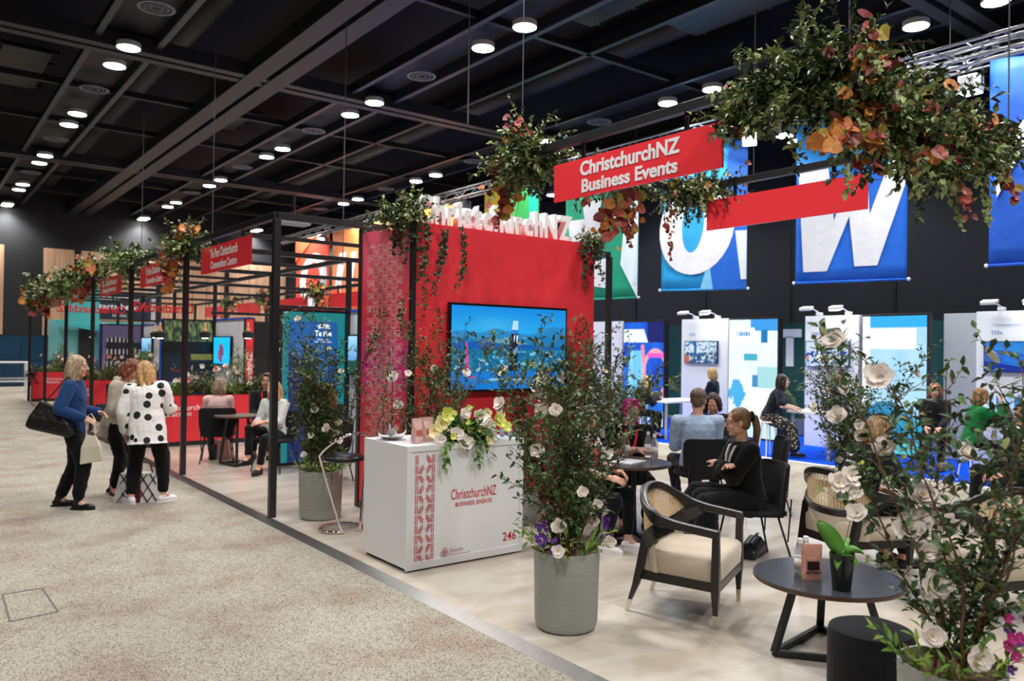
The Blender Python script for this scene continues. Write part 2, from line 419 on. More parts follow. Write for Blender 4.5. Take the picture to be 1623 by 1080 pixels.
# ================================================================ black frames of the stand
ZT = 3.14
PY = [8.03, 11.33, 14.6, 18.0, 21.3, 24.65, 28.0]
BW = .07
def bar(a, b, name, parent, m=BLACKM, wd=BW):
    a = Vector(a); b = Vector(b); c = (a + b) / 2; d = b - a
    s = [abs(x) if abs(x) > 1e-4 else wd for x in d]
    return MB().box(c, s).build(name, m, parent, bevel=.004)
fr = thing('pergola_frame', 'long black metal frame of square posts and beams over the booths on the left', 'frame', (XE + .02, 8.03, 0))
ox, oy = XE + .02, 8.03
L = lambda x, y, z: (x - ox, y - oy, z)
for x in (3.07, 5.5, 7.9):
    for i, y in enumerate(PY):
        if x == 5.5 and i == 0: continue
        bar(L(x, y, 0), L(x, y, ZT - BW / 2), 'post', fr)
bar(L(4.07, 8.05, 0), L(4.07, 8.05, ZT - BW / 2), 'post', fr)
for x in (3.07, 5.5, 7.9):
    y0 = 11.33 if x == 5.5 else 8.03
    bar(L(x, y0, ZT), L(x, 28, ZT), 'beam', fr)
for i, y in enumerate(PY):
    bar(L(3.07, y + .001, ZT - .002), L(7.9, y + .001, ZT - .002), 'beam', fr)
    if i: bar(L(3.07, y - 1.65, ZT - .001), L(5.5, y - 1.65, ZT - .001), 'beam', fr, wd=.05)
for i in (1, 2, 4): bar(L(4.4, PY[i] - .03, 2.36), L(5.5, PY[i] - .03, 2.36), 'beam', fr, wd=.05)
# raised second frame over our stand
hf = thing('raised_frame', 'black square frame hung from the ceiling above the seating area', 'frame', (4.6, 2.56, 0))
Z2 = 3.6
Q = lambda x, y, z: (x - 4.6, y - 2.56, z)
bar(Q(4.6, 2.56, Z2), Q(4.6, 5.9, Z2), 'beam', hf); bar(Q(7, 2.56, Z2), Q(7, 5.9, Z2), 'beam', hf)
bar(Q(4.6, 2.56, Z2 - .002), Q(7, 2.56, Z2 - .002), 'beam', hf); bar(Q(4.6, 5.9, Z2 - .002), Q(7, 5.9, Z2 - .002), 'beam', hf)
for x, y in ((4.6, 2.6), (4.6, 5.86), (7, 2.6), (7, 5.0)):
    MB().tube([Q(x, y, Z2), Q(x, y, ZB + .3)], .006, 6).build('cable', mat('cable_grey', (.08, .08, .09), .5), hf)
for px, y in ((545, 12.2), (338, 15.5), (226, 21), (740, 8.2)):
    b = aty(px, 300, y)
    tag(MB().tube([(b.x, y, ZT if px != 740 else 4.6), (b.x, y, ZB + .3)], .009, 6).build('suspension_cable', MATS['cable_grey']),
        {545: 'thin dark cable hanging from the ceiling beside the tall black post', 338: 'thin dark cable hanging behind the front convention centre sign', 226: 'thin dark cable hanging above the farther flower garlands', 740: 'thin dark cable hanging in front of the middle ceiling beams'}[px], 'cable')

# ---------------------------------------------------------------- hanging red signs
def sign(x, y0, z, text, label, back=False, group=None, beamz=ZT, wd=1.83):
    """red plate along Y seen from -X"""
    t = thing('hanging_sign', label, 'sign', (x, y0, z), 0, group)
    MB().box((0, 0, 0), (.02, wd, .33)).build('sign_panel', SIGNRED, t)
    for s in (-1, 1):
        yb = s * wd * .31
        mb = MB().box((.022, yb, (beamz - z + .06) / 2 + .02), (.02, .035, beamz - z + .06 - .04))
        mb.build('bracket', BLACKM, t)
    if text:
        sg = 1 if back else -1
        for ln, tx, h_, zz in text:
            lettering(tx, ln, h_, frameM((sg * .012, 0.02 + .06 * 0, zz), (0, -1 if not back else 1, 0), (sg, 0, 0)), WHITEL, t, bold=.032 if x > 4 else .018, extrude=.0015)
    return t
xs = 3.07
LB = ['front red hanging sign reading Te Pae Christchurch Convention Centre beside the tall post', 'second red sign reading Te Pae Christchurch Convention Centre, half behind trailing red leaves',
      'red hanging sign with two crowded lines of white words, third along the left frame', 'small red hanging sign with one line of white words over the far booths', 'farthest red hanging sign at the far end of the left frame']
TX = [[(1.02, 'Te Pae Christchurch', .115, .07), (.98, 'Convention Centre', .10, -.075)]] * 2 + [[(1.3, 'Christchurch Attractions', .115, .07), (1.25, 'Amazing Attractions', .12, -.075)], [(1.2, 'Venues Ōtautahi', .15, 0)], [(.6, 'Air', .1, .07), (1.2, 'Christchurch', .11, -.07)]]
for i in range(5): sign(xs, 9.7 + 3.33 * i, 2.855, TX[i], LB[i])
for i, y in enumerate((25.95, 22.75, 19.45, 16.3)):
    sign(7.9, y, 2.84, None, 'blank back of a red hanging sign, ' + ('fourth and farthest on the rear frame', 'third on the rear frame from the nearest', 'second on the rear frame behind the flower ball', 'nearest on the rear frame beside the orange banner')[i])
sign(4.6, 4.46, 3.26, [(1.10, 'ChristchurchNZ', .125, .075), (1.06, 'Business Events', .115, -.075)], 'large red hanging sign reading ChristchurchNZ Business Events under the flower garland', beamz=Z2)
sign(7.0, 4.68, 3.28, None, 'blank back of the large red hanging sign in front of the blue banners', beamz=Z2)

# ---------------------------------------------------------------- red box wall with the television
YW = 6.94
bw = thing('red_display_wall', 'tall red box wall with a patterned pink side panel and a black edge', 'wall', (4.07, YW, 0))
WZ = 3.06
MB().box((1.27, .55, WZ / 2), (2.50, 1.08, WZ)).build('wall_panel', REDP, bw)
for yy in (.0, 1.10): MB().box((.0, yy, WZ / 2), (.05, .05, WZ)).build('corner_post', BLACKM, bw)
MB().box((-.005, .55, .03), (.05, 1.1, .06)).build('corner_post', BLACKM, bw)
def pinkmat():
    m = bpy.data.materials.new('pink_red_print'); m.use_nodes = True; nt = m.node_tree; b = nt.nodes['Principled BSDF']
    tc = nt.nodes.new('ShaderNodeTexCoord'); sp = nt.nodes.new('ShaderNodeSeparateXYZ'); nt.links.new(tc.outputs['Object'], sp.inputs[0])
    r = nt.nodes.new('ShaderNodeValToRGB'); e = r.color_ramp.elements
    e[0].position = .2; e[0].color = (*hexc('ea2c38'), 1); e[1].position = .9; e[1].color = (*hexc('ec5f78'), 1)
    for p, c in ((.38, 'e23045'), (.52, 'd8358c'), (.68, 'e83a4e')): x = e.new(p); x.color = (*hexc(c), 1)
    d = nt.nodes.new('ShaderNodeMath'); d.operation = 'DIVIDE'; d.inputs[1].default_value = WZ; nt.links.new(sp.outputs['Z'], d.inputs[0])
    nt.links.new(d.outputs[0], r.inputs[0]); nt.links.new(r.outputs[0], b.inputs['Base Color']); b.inputs['Roughness'].default_value = .4; return m
pp = MB().box((-.006, .55, WZ / 2 + .03), (.03, 1.04, WZ - .08)).build('patterned_panel', pinkmat(), bw)
PATT = mat('pattern_pink', hexc('ffc9c4'), .5)
mb = MB()
def arc(mb, cy, cz, r, a0, a1, w_, x, n=7):
    pts = [(x, cy + r * math.cos(a), cz + r * math.sin(a)) for a in np.linspace(a0, a1, n)]
    vs_ = []
    for a in np.linspace(a0, a1, n):
        for rr in (r - w_, r + w_): vs_.append((x, cy + rr * math.cos(a), cz + rr * math.sin(a)))
    mb.add(vs_, [(2 * i, 2 * i + 1, 2 * i + 3, 2 * i + 2) for i in range(n - 1)])
def arc2(mb, cy, cz, ry, rz, a0, a1, w_, x, n=9):
    vs_ = []
    for a in np.linspace(a0, a1, n):
        for d in (-w_, w_): vs_.append((x, cy + (ry + d) * math.cos(a), cz + (rz + d) * math.sin(a)))
    mb.add(vs_, [(2 * i, 2 * i + 1, 2 * i + 3, 2 * i + 2) for i in range(n - 1)])
def strip(mb, x, y0, y1, z, w_): mb.add([(x, y0, z - w_), (x, y1, z - w_), (x, y1, z + w_), (x, y0, z + w_)], [(0, 1, 2, 3)])
NR = 20; rh = (WZ - .30) / NR; xx = -.0225
for k in range(NR):
    zb = .14 + k * rh
    for q in (0, 1):
        for s in range(8):
            y0 = .16 + s * .1; strip(mb, xx, y0, y0 + .085, zb + q * .02, .0035)
    for s in range(4):
        cy = .26 + s * .2 - .02
        for rr in (.5, .85):
            arc2(mb, cy, zb + .082, rr * .098, rr * .052, 0, math.pi, .0045, xx); arc2(mb, cy + .1 if s < 3 else cy - .7 + .0, zb + .084, rr * .098, rr * .052, math.pi, 2 * math.pi, .0045, xx) if s < 3 else None
mb.build('pattern_lines', PATT, bw)
# standing white letters on top
wl = thing('standing_letters', 'large white three dimensional ChristchurchNZ letters on top of the red wall', 'sign', (5.33, YW + .12, WZ + .002))
cur_w = 0
txt = 'ChristchurchNZ'; wds = []
for ch in txt:
    me = text_mesh(ch, 1, .045); co = np.array([v.co[:] for v in me.vertices]); wds.append((co[:, 0].min(), co[:, 0].max(), co[:, 1].min())); bpy.data.meshes.remove(me)
tot = sum(b - a for a, b, _ in wds) + .075 * 13; sc = 2.12 / tot; xcur = -1.17
zc = text_mesh('Z', 1, .02); co = np.array([v.co[:] for v in zc.vertices]); Hc = co[:, 1].max() - co[:, 1].min(); base = co[:, 1].min()
for ch, (a, b, c) in zip(txt, wds):
    me = text_mesh(ch, 1, .045, .05 / sc, 'CENTER'); hh = .29 / Hc
    me.transform(Matrix.Diagonal((sc, hh, sc, 1)) @ Matrix.Translation((-(a), -base, 0)))
    me.materials.clear(); me.materials.append(mat('white_foam', (.9, .9, .9), .6))
    o = link('letter', me, wl); o.matrix_local = frameM((xcur, 0, .0), (1, 0, 0), (0, -1, 0)); xcur += (b - a + .075) * sc
# television
tv = thing('television', 'large wall television showing a sailing boat before blue green hills', 'television', (5.28, YW - .05, 1.79))
MB().box((0, 0, 0), (1.62, .05, .94)).build('bezel', mat('tv_black', (.008, .008, .01), .25), tv, bevel=.005)
MB().box((.82, .03, -.18), (.04, .04, .25)).build('side_box', BLACKM, tv)
def sail(u, v):
    n1 = vnoise(u * 6, v * 6, 1); n2 = vnoise(u * 34, v * 26, 2); n3 = vnoise(u * 14, v * 9, 5)
    c = mix(H('28a8ea'), H('0a8ae0'), np.clip((v - .7) / .3, 0, 1)); c = mix(c, H('50b8e8'), np.exp(-((u - .35) ** 2 / .03 + (v - .78) ** 2 / .01)) * .6)
    r1 = .69 + .05 * np.exp(-(u - .35) ** 2 / .006) + .11 * np.clip((u - .7) / .3, 0, 1) ** .7 + .015 * np.sin(u * 17)
    c = mix(c, mix(H('2d8fc8'), H('1f7fc0'), n1), v < r1)
    r2 = .60 + .02 * np.sin(u * 9 + 1) + .04 * u
    c = mix(c, mix(H('1f86b0'), H('1270c0'), n3), v < r2)
    c = mix(c, mix(H('0d50a8'), H('1668b8'), n3), (v < .55 + .03 * np.sin(u * 5)))
    tan = (np.abs(v - .575 + .1 * (u - .45)) < .035 * np.clip(1 - np.abs(u - .46) / .2, 0, 1)); c = mix(c, H('6fa6b8'), tan * .9)
    c = mix(c, mix(H('0f5c96'), H('1c8ea8'), n3), v < .49)
    c = mix(c, H('9cd8f0'), ((n2 > .66) & (v < .46) & (v > .22)) * .8)
    c = mix(c, H('0b4f7c'), ((n2 < .36) & (v < .44) & (v > .2)) * .6)
    c = mix(c, mix(H('1480d4'), H('0d72c8'), n1), v < .215)
    # boat
    def quad(ul, ur, vb, vt): return (u > ul) & (u < ur) & (v > vb) & (v < vt)
    lean = (v - .2) * .035
    uu = u - lean
    c = mix(c, H('14143a'), (np.abs(uu - .512) < .036 - .012 * np.clip((v - .6) / .3, 0, 1)) & (v > .22) & (v < .68))
    c = mix(c, H('2c7fd0'), (np.abs(uu - .512) < .03) & (v > .68) & (v < .73))
    c = mix(c, H('b8e0f4'), (np.abs(uu - .512) < .028 - .05 * np.clip(v - .73, 0, 1)) & (v > .73) & (v < .84))
    fern = (np.abs((v - .44) - (uu - .512) * 1.6) < .045) & (np.abs(uu - .512) < .034) & (np.sin((v + uu) * 260) > -.3); c = mix(c, H('8fd0f0'), fern * .9)
    c = mix(c, H('5cb0e4'), quad(.48, .545, .295, .32)); c = mix(c, H('e8f4ff'), (np.abs(uu - .535) < .006) & (v > .57) & (v < .66)); c = mix(c, H('e8f4ff'), (np.abs(uu - .51) < .004) & (v > .58) & (v < .67))
    c = mix(c, H('0a2c60'), quad(.495, .505, .13, .23) | quad(.52, .53, .13, .23) | quad(.44, .6, .125, .14))
    hull = (((u - .36) / .05) ** 2 + ((v - .115) / .016) ** 2 < 1) | (((u - .43) / .05) ** 2 + ((v - .105) / .022) ** 2 < 1) | (((u - .57) / .07) ** 2 + ((v - .11) / .02) ** 2 < 1)
    c = mix(c, H('8ec6e6'), hull)
    c = mix(c, H('d84a9a'), (np.abs(u - .125 - (.4 - v) * .02) < .018 * (1 - np.clip((v - .2) / .42, 0, 1)) + .003) & (v > .18) & (v < .56)); c = mix(c, H('e03048'), quad(.15, .19, .13, .155))
    return c
picture('screen', 1.57, .885, 300, 180, sail, tv, (0, -.027, 0), (0, 0, 0), es=.66)
lettering('ChristchurchNZ', .34, .035, frameM((.6, -.029, -.33), (1, 0, 0), (0, -1, 0)), emit('screen_white', (.8, .9, 1), 1.0), tv, extrude=.0005, bold=.02)
lettering('business events', .2, .02, frameM((.53, -.029, -.375), (1, 0, 0), (0, -1, 0)), MATS['screen_white'], tv, extrude=.0005)

# ---------------------------------------------------------------- booth partitions on the left: lit posters, white walls, televisions
def riverpic(u, v):
    n = vnoise(u * 12, v * 10, 3); n2 = vnoise(u * 30, v * 24, 4)
    c = mix(H('10202c'), H('1c3340'), n)
    c = mix(c, mix(H('5a7a34'), H('b8c88a'), n2), (v > .8) * np.clip(n2 * 2 - .3, 0, 1))
    c = mix(c, mix(H('6c7a30'), H('b0b060'), n2), (v > .62) & (v < .7) & (u > .55))
    c = mix(c, H('141a1a'), (v > .68) & (v < .8)); c = mix(c, H('70342e'), (np.abs(v - .545 + .1 * u) < .012) & (u > .15) & (u < .95)); c = mix(c, H('d8b8a0'), (n2 > .7) & (np.abs(v - .57 + .05 * u) < .03))
    c = mix(c, mix(H('0c1626'), H('1a3c58'), n), v < .5)
    c = mix(c, mix(H('0c56b8'), H('0a3c90'), n), v < .40); c = mix(c, H('c8dcea'), np.abs(v - .405) < .003)
    return c
def tepae(u, v):
    c = mix(H('0a84de'), H('0864c0'), np.clip(u * .5 + (1 - v) * .4, 0, 1)); n = vnoise(u * 50, v * 90, 8)
    e = ((u + .15) / 1.03) ** 2 + ((v + .2) / .96) ** 2
    c = mix(c, mix(H('0f2c6c'), H('1c50a0'), (np.sin(u * 60 + v * 50) + np.sin(v * 110 - u * 30)) * .2 + n * .7), e < 1)
    bd = (u < .1) | (u > .88) | (v > .94)
    c = mix(c, mix(H('0c9ab0'), H('1cb0a8'), vnoise(u * 20, v * 40, 3)), bd); return c
def arts(u, v):
    n = vnoise(u * 10, v * 10, 11); n2 = vnoise(u * 26, v * 20, 12)
    c = mix(H('bfa79a'), H('6a5c80'), np.clip(v * 1.3 - .2 + n * .4, 0, 1)); b = (v < .86 - .12 * np.abs(u - .35)) & (v > .42) & (u > .1)
    c = mix(c, H('241c26'), b); c = mix(c, H('cfc8c4'), b & (np.sin(u * 60) > .5) & (np.sin(v * 40) > .2))
    c = mix(c, mix(H('5a3c34'), H('c09080'), n2), v < .42); c = mix(c, mix(H('1c2c4c'), H('3c5c8c'), n2), v < .16); return c
BLUELIT = mat('blue_lit_edge', hexc('2458c8'), .25)  # blue light on the booth edges, put into the base colour
GREYW = mat('grey_white_wall', (.62, .64, .67), .6)
def booth(y, f, label, x0=4.42, name='lightbox_poster', nx=120):
    t = thing(name, label, 'poster', (4.96, y, 0))
    MB().box((0, .05, 1.17), (1.12, .1, 2.33)).build('lightbox_frame', BLACKM, t)
    picture('poster_print', 1.0, 2.25, nx, nx * 2, f, t, (0, -.004, 1.17), (0, 0, 0), es=.34)
    MB().box((-.565, .05, 1.17), (.02, .1, 2.33)).build('edge_strip', BLUELIT if y > 12 else REDP, t)
    return t
tp = booth(11.36, tepae, 'tall blue and teal Te Pae poster in a black frame behind the seated women')
lettering('Te Pae', .27, .085, frameM((.14, -.008, 1.98), (1, 0, 0), (0, -1, 0)), emit('poster_white', (.9, .95, 1), .9), tp, bold=.02, extrude=.0005)
lettering('Christchurch\nConvention Centre', .28, .06, frameM((.14, -.008, 1.87), (1, 0, 0), (0, -1, 0)), MATS['poster_white'], tp, extrude=.0005)
mb = MB()
for k in range(4): mb.tube([(.03 + .03 * (k % 2), -.01, 2.055 + k * .017), (.13, -.01, 2.068 + k * .017), (.25 - .02 * (k % 2), -.01, 2.058 + k * .017)], 1, flat=(.001, .005))
mb.build('emblem', MATS['poster_white'], tp)
booth(18.02, riverpic, 'tall lit poster of boats on a tree lined river, above the red planter')
booth(24.67, arts, 'tall lit poster of a dark stone building at dusk in the far booth')
def sidewall(y1, y0, label, f, lt):
    t = thing('white_partition', label, 'wall', (5.62, y0, 0)); l = y1 - y0
    MB().box((0, l / 2 + .01, 1.165), (.2, l, 2.33)).build('wall_panel', GREYW, t)
    MB().box((0, 0, 1.165), (.22, .03, 2.34)).build('end_frame', BLACKM, t)
    MB().box((-.01, l / 2, 2.335), (.22, l, .04)).build('blue_lit_cap', BLUELIT, t)
    MB().box((0, -.02, 1.165), (.15, .012, 2.3)).build('red_end_panel', REDP, t)
    lettering('ChristchurchNZ', 1.3, .12, frameM((0, -.03, 1.0), (0, 0, 1), (0, -1, 0)), WHITEL, t, bold=.02)
    v = thing('television', lt, 'television', (5.48, y1 - .62, 1.66))
    MB().box((0, 0, 0), (.05, 1.14, .62)).build('bezel', MATS['tv_black'], v)
    picture('screen', 1.08, .57, 60, 40, f, v, (-.027, 0, 0), (0, 0, -math.pi / 2), es=1.)
def vivid(u, v):
    n = vnoise(u * 9, v * 7, 21); c = mix(H('0c9ce8'), H('10b4f0'), n); c = mix(c, mix(H('1c2c5c'), H('d06070'), vnoise(u * 20, v * 20, 3)), ((u - .45) / .22) ** 2 + ((v - .4) / .38) ** 2 < n * 1.3); return c
def shore(u, v):
    n = vnoise(u * 12, v * 12, 31); c = mix(H('2a66a0'), H('80b0d0'), v + n * .3); return mix(c, H('204030'), v < .3 + n * .1)
sidewall(17.95, 16.1, 'white booth wall with a blue lit edge and a vertical red name panel', vivid, 'wall television showing a bright blue underwater picture')
sidewall(24.6, 22.75, 'white booth wall in the far booth beside the building poster', shore, 'dark wall television in the far booth')
sidewall(11.3, 9.5, 'white booth wall between the teal poster and the pink patterned panel', shore, 'dark wall television edge on beside the teal poster')
dk = thing('lightbox_poster', 'narrow dark forest poster beyond the vertical red name panel', 'poster', (6.45, 18.0, 0))
MB().box((0, .05, 1.17), (.9, .1, 2.33)).build('lightbox_frame', BLACKM, dk)
picture('poster_print', .8, 2.2, 40, 80, lambda u, v: mix(H('0c1414'), H('38302c'), vnoise(u * 14, v * 26, 9)), dk, (0, -.004, 1.17), (0, 0, 0), es=.3)
# mirrored red letters over the beams: we see their backs
REDLIT = mat('red_letter_back', hexc('d8232c'), .5)
for x0, x1, y, z, lab in ((4.5, 5.95, 21.25, 2.70, 'red ChristchurchNZ letters seen from behind over the middle booth'), (3.75, 5.7, 27.9, 2.86, 'red ChristchurchNZ letters seen from behind over the farthest booth')):
    t = thing('hanging_letters', lab, 'sign', ((x0 + x1) / 2, y, z))
    lettering('ChristchurchNZ', x1 - x0, .24, frameM((0, 0, 0), (-1, 0, 0), (0, 1, 0)), REDLIT, t, bold=.02, extrude=.02)
    MB().box((0, -.0, -.125 + .01), (x1 - x0, .03, .012)).build('mounting_rail', BLACKM, t)
    for s in (-1, 1): MB().tube([(s * (x1 - x0) * .49, 0, -.12), (s * (x1 - x0) * .49, 0, ZT - z)], .006, 6).build('hanger', BLACKM, t)
# dark airline style billboard on the far wall and teal stand below it
bb = thing('billboard', 'dark navy billboard with white slogan letters on the far wall', 'billboard', (7.3, 36.9, 3.4))
NAVY = mat('navy_board', hexc('1c2638'), .5)
MB().box((0, 0, 0), (2.5, .1, 1.2)).build('board', NAVY, bb)
for s in (-1, 1): MB().box((s * 1.35, .1, -.6), (.18, .12, 2.9)).build('side_post', mat('pale_post', (.45, .47, .5), .5), bb)
lettering('YOUR MEETING', 1.7, .16, frameM((-.1, -.055, .28), (1, 0, 0), (0, -1, 0)), WHITEL, bb, bold=.01)
o = lettering('starts here', 1.65, .24, frameM((-.1, -.055, -.05), (1, 0, 0), (0, -1, 0)), WHITEL, bb, bold=.01)
lettering('KORORĀ', .55, .12, frameM((.0, -.055, -.42), (1, 0, 0), (0, -1, 0)), WHITEL, bb)
mb = MB(); mb.tube([(.38, -.06, -.33), (.52, -.06, -.4), (.38, -.06, -.5)], 1, flat=(.004, .02)); mb.build('emblem', WHITEL, bb)
tl = thing('teal_stand', 'teal exhibition stand wall with a slanted roof edge near the far wall', 'stand', (6.4, 35.5, 0))
TEAL = mat('teal_panel', hexc('2f9da0'), .5)
MB().prism([(-1.6, 2.65), (2.2, 2.65), (2.2, 2.5), (-.4, 2.3), (-1.6, 2.55)], -.1, .1, lambda x, y, z: (x, z, y)).build('roof_edge', TEAL, tl)
MB().box((-.9, .3, 1.9), (1.9, .06, 1.6)).build('wall_panel', mat('teal_pale', hexc('5c9a9c'), .5), tl)
MB().box((-.55, .22, 1.6), (.5, .06, 1.5)).build('recess_dark_panel', BLK, tl)  # black slab gives the recess its darkness; no hollow is cut
MB().box((.05, -.1, 1.3), (.22, .2, 2.6)).build('post', MATS['pale_post'], tl)
tb = thing('teal_banner', 'pale teal high banner behind the farthest red signs', 'banner', (5.3, 33, 3.2))
MB().box((0, 0, 0), (1.1, .03, 1.5)).build('cloth', mat('teal_light', hexc('46b4b4'), .6), tb)

# ---------------------------------------------------------------- pendant lamps
pl = None
for i, (px, y) in enumerate(((254, 13.6), (325, 13.4), (393, 12.6), (146, 20.1), (246, 15.6))):
    z = 2.18; b = aty(px, 530, y)
    z = b.z - .02
    if pl is None:
        pl = thing('pendant_lamp', 'x', 'pendant lamp')
        MB().lathe([(.075, -.045), (.085, .0), (.085, .05), (.02, .06)], 20).build('lamp_shade', mat('pendant_dark', (.02, .025, .03), .5), pl, smooth=True, auto=True)
        MB().lathe([(.055, .06), (.03, .09), (.018, .14), (.014, .21)], 14).build('wooden_neck', mat('pale_wood', hexc('c89a6c'), .5), pl, smooth=True)
        MB().lathe([(.05, -.05), (.052, -.03)], 14).build('bulb', emit('pendant_glow', (1, .95, .88), 6), pl)
        MB().tube([(0, 0, .2), (0, 0, 1.2)], .004, 5).build('cord', BLACKM, pl)
        o = pl
    else: o = copy_tree(pl)
    o.location = (b.x, y, z)
    for c in o.children:
        if c.name.startswith('cord'): c.scale.z = (ZT - z) / 1.2
    o['label'] = ('black pendant lamp with a pale wooden neck before the left edge of the river poster', 'black pendant lamp with a wooden neck hanging in front of the river poster', 'black pendant lamp hanging in front of the vertical red name panel',
                  'small black pendant lamp hanging in the far booth beside the building poster', 'black pendant lamp just behind and below another, left of the river poster')[i]

# ---------------------------------------------------------------- red planter boxes
PLTRED = mat('planter_red', hexc('e0313a'), .5, noise=(1, hexc('d82c36'), .3, (40, 1, 1)))
def planter(x0, x1, y, text, label, tx):
    t = thing('planter_box', label, 'planter', ((x0 + x1) / 2, y, 0)); w_ = x1 - x0
    MB().box((0, .2, .48), (w_, .4, .80)).build('box', PLTRED, t)
    MB().box((0, .2, .04), (w_ - .01, .38, .08)).build('plinth', BLACKM, t)
    MB().box((0, .2, .875), (w_ - .04, .36, .02)).build('soil', SOIL, t)
    lettering(text, None, .2 if '\n' in text else .1, frameM((tx - (x0 + x1) / 2, -.003, .62), (1, 0, 0), (0, -1, 0)), WHITEL, t, extrude=.001, align='LEFT', line=.8)
    return t
planter(3.35, 5.42, 14.52, 'Christchurch\nAttraction', 'long red planter box with white Christchurch lettering behind the women at the table', 3.86)
planter(3.25, 5.4, 21.2, 'Ver\nsta', 'red planter box behind the seated woman in the cream jacket', 3.52)
planter(3.12, 5.3, 27.6, 'Christchurch\nAirport', 'farthest red planter box with white Christchurch Airport lettering', 3.78)

# ---------------------------------------------------------------- banners on the right
BT = {}
def cloth(c): return mat('banner_' + c, hexc(c), .6, noise=(1.2, tuple(x * .86 for x in hexc(c)), .3, (3, 3, .5)), bump=(1.6, .5, .08))
def banner(yl, z0, z1, wd, tilt, bg, shapes, label):
    """yl: left end (larger y) on the truss line x=14; shapes: (colour, outline in 0..1 u left to right, v up)"""
    t = thing('hanging_banner', label, 'banner', (14, yl, 0), -math.pi / 2 + tilt)
    h = z1 - z0
    nx, nz = 24, 12
    mb = MB(); vs_ = []
    for j in range(nz + 1):
        for i in range(nx + 1):
            u, v = i / nx, j / nz; vs_.append((u * wd, .012 * math.sin(u * 17 + v * 3) , z0 + v * h))
    mb.add(vs_, [(j * (nx + 1) + i, j * (nx + 1) + i + 1, (j + 1) * (nx + 1) + i + 1, (j + 1) * (nx + 1) + i) for j in range(nz) for i in range(nx)])
    o = mb.build('cloth', cloth(bg), t, smooth=True); sd = o.modifiers.new('thickness', 'SOLIDIFY'); sd.thickness = .004
    for i, (c, poly) in enumerate(shapes):
        mb = MB(); mb.prism([(p[0] * wd, z0 + p[1] * h) for p in poly], -.03 - .004 * i, -.016 - .004 * i, lambda x, y, z: (x, z, y))
        mb.build('printed_shape', cloth(c), t)
    for zz, nm in ((z0, 'bottom_rod'), (z1, 'top_rod')):
        MB().tube([(-.04, 0, zz), (wd + .04, 0, zz)], .025, 8).build(nm, cloth(bg) if zz == z0 else SILVER, t, smooth=True)
    for s in (-.03, wd + .03): MB().ell((s, 0, z0), (.035, .035, .035)).build('rod_cap', mat('cap_white', (.85, .85, .88), .4), t, smooth=True)
    return t
def ellp(cx, cy, rx, ry, sl=0, n=28, a0=0, a1=2 * math.pi): return [(cx + rx * math.cos(a) + sl * ry * math.sin(a), cy + ry * math.sin(a)) for a in np.linspace(a0, a1, n, endpoint=a1 - a0 < 6.2)]
WB = 'e6e8f0'
banner(12.5, 3.2, 6.6, 1.95, .42, '1e9fdf', [('1263cf', [(.55, 0), (1, 0), (1, 1), (.8, 1), (.72, .5)]), ('7cc4ea', [(.47, 0), (.62, 0), (.57, .2)]), (WB, ellp(.42, .42, .44, .32, .15)), ('27a5dd', ellp(.38, .45, .13, .2, .12)), ('e4f0f8', [(.94, .06), (1, .06), (1, .38), (.87, .38)])],
       'blue hanging banner with a white letter o, right of the green banner')
banner(9.0, 3.17, 6.62, 2.0, .30, '1568d8', [('0c8ce0', [(.0, 1), (.0, .62), (1, .62), (1, 1)]), (WB, [(.02, .68), (.30, .68), (.36, .34), (.50, .58), (.66, .58), (.68, .36), (.86, .66), (.98, .80), (.98, .5), (.75, .08), (.55, .08), (.50, .36), (.30, .06), (.08, .06)])],
       'deep blue hanging banner with a white letter w, behind the blank red sign')
banner(5.48, 3.25, 6.66, 2.4, .1, '1258c8', [(WB, [(.02, .62), (.32, .70), (.05, .32)]), (WB, [(.35, .1), (.68, .1), (.9, .62), (.62, .5)])], 'dark blue hanging banner with slanted white shapes at the right edge')
banner(15.9, 3.1, 6.5, 2.35, .15, '109a76', [('dff0f4', [(.78, 0.25), (1, .0), (1, 1), (.86, .8)]), (WB, [(.25, .75), (.52, .75), (.50, .66), (.74, .66), (.68, .56), (.52, .56), (.47, .3), (.62, .3), (.58, .08), (.42, .1), (.38, .3)]), (WB, [(.05, .62), (.5, .62), (.42, .5), (.2, .2), (.1, .4)]), ('cfeaf8', [(.95, .1), (1, .1), (1, .55)])],
       'green hanging banner with white letter shapes, left of the blue ones')
banner(19.6, 3.2, 6.5, 2.3, .1, '3fae5a', [('f0cf30', [(0, 0), (.38, 0), (.38, 1), (0, 1)]), ('6cc46c', [(.38, .3), (.7, 1), (.38, 1)]), ('10a890', [(.8, 0), (1, 0), (1, 1), (.84, 1)]), (WB, ellp(.4, .3, .3, .25))], 'yellow and green hanging banner above the standing white letters')
banner(23.2, 3.2, 6.5, 2.3, .1, 'f0a03c', [(WB, ellp(.5, .4, .35, .3)), ('f4b450', ellp(.5, .4, .18, .18))], 'amber hanging banner behind the white standing letters')
banner(26.8, 3.2, 6.5, 2.3, .1, 'f2a040', [(WB, [(.2, 0), (.6, 0), (.8, .8), (.5, .8)])], 'pale orange hanging banner beside the flower topped red wall')
banner(30.4, 3.2, 6.5, 2.4, .0, 'f58a4c', [(WB, [(.05, .1), (.3, .1), (.55, .72), (.3, .72)]), (WB, [(.55, .3), (.8, .3), (.95, .7), (.75, .7)]), ('f05c2e', [(0, 0), (.5, 0), (.3, .3), (0, .3)])], 'orange hanging banner with white slanted strokes behind the frame')
banner(34.2, 3.3, 6.5, 3.5, .0, 'ee4a2c', [(WB, ellp(.55, .42, .4, .36, .1)), ('f0402c', ellp(.55, .42, .2, .24, .1)), ('f2603a', [(0, 1), (0, .7), (.6, 1)])], 'red orange hanging banner with a white letter g at the far end')
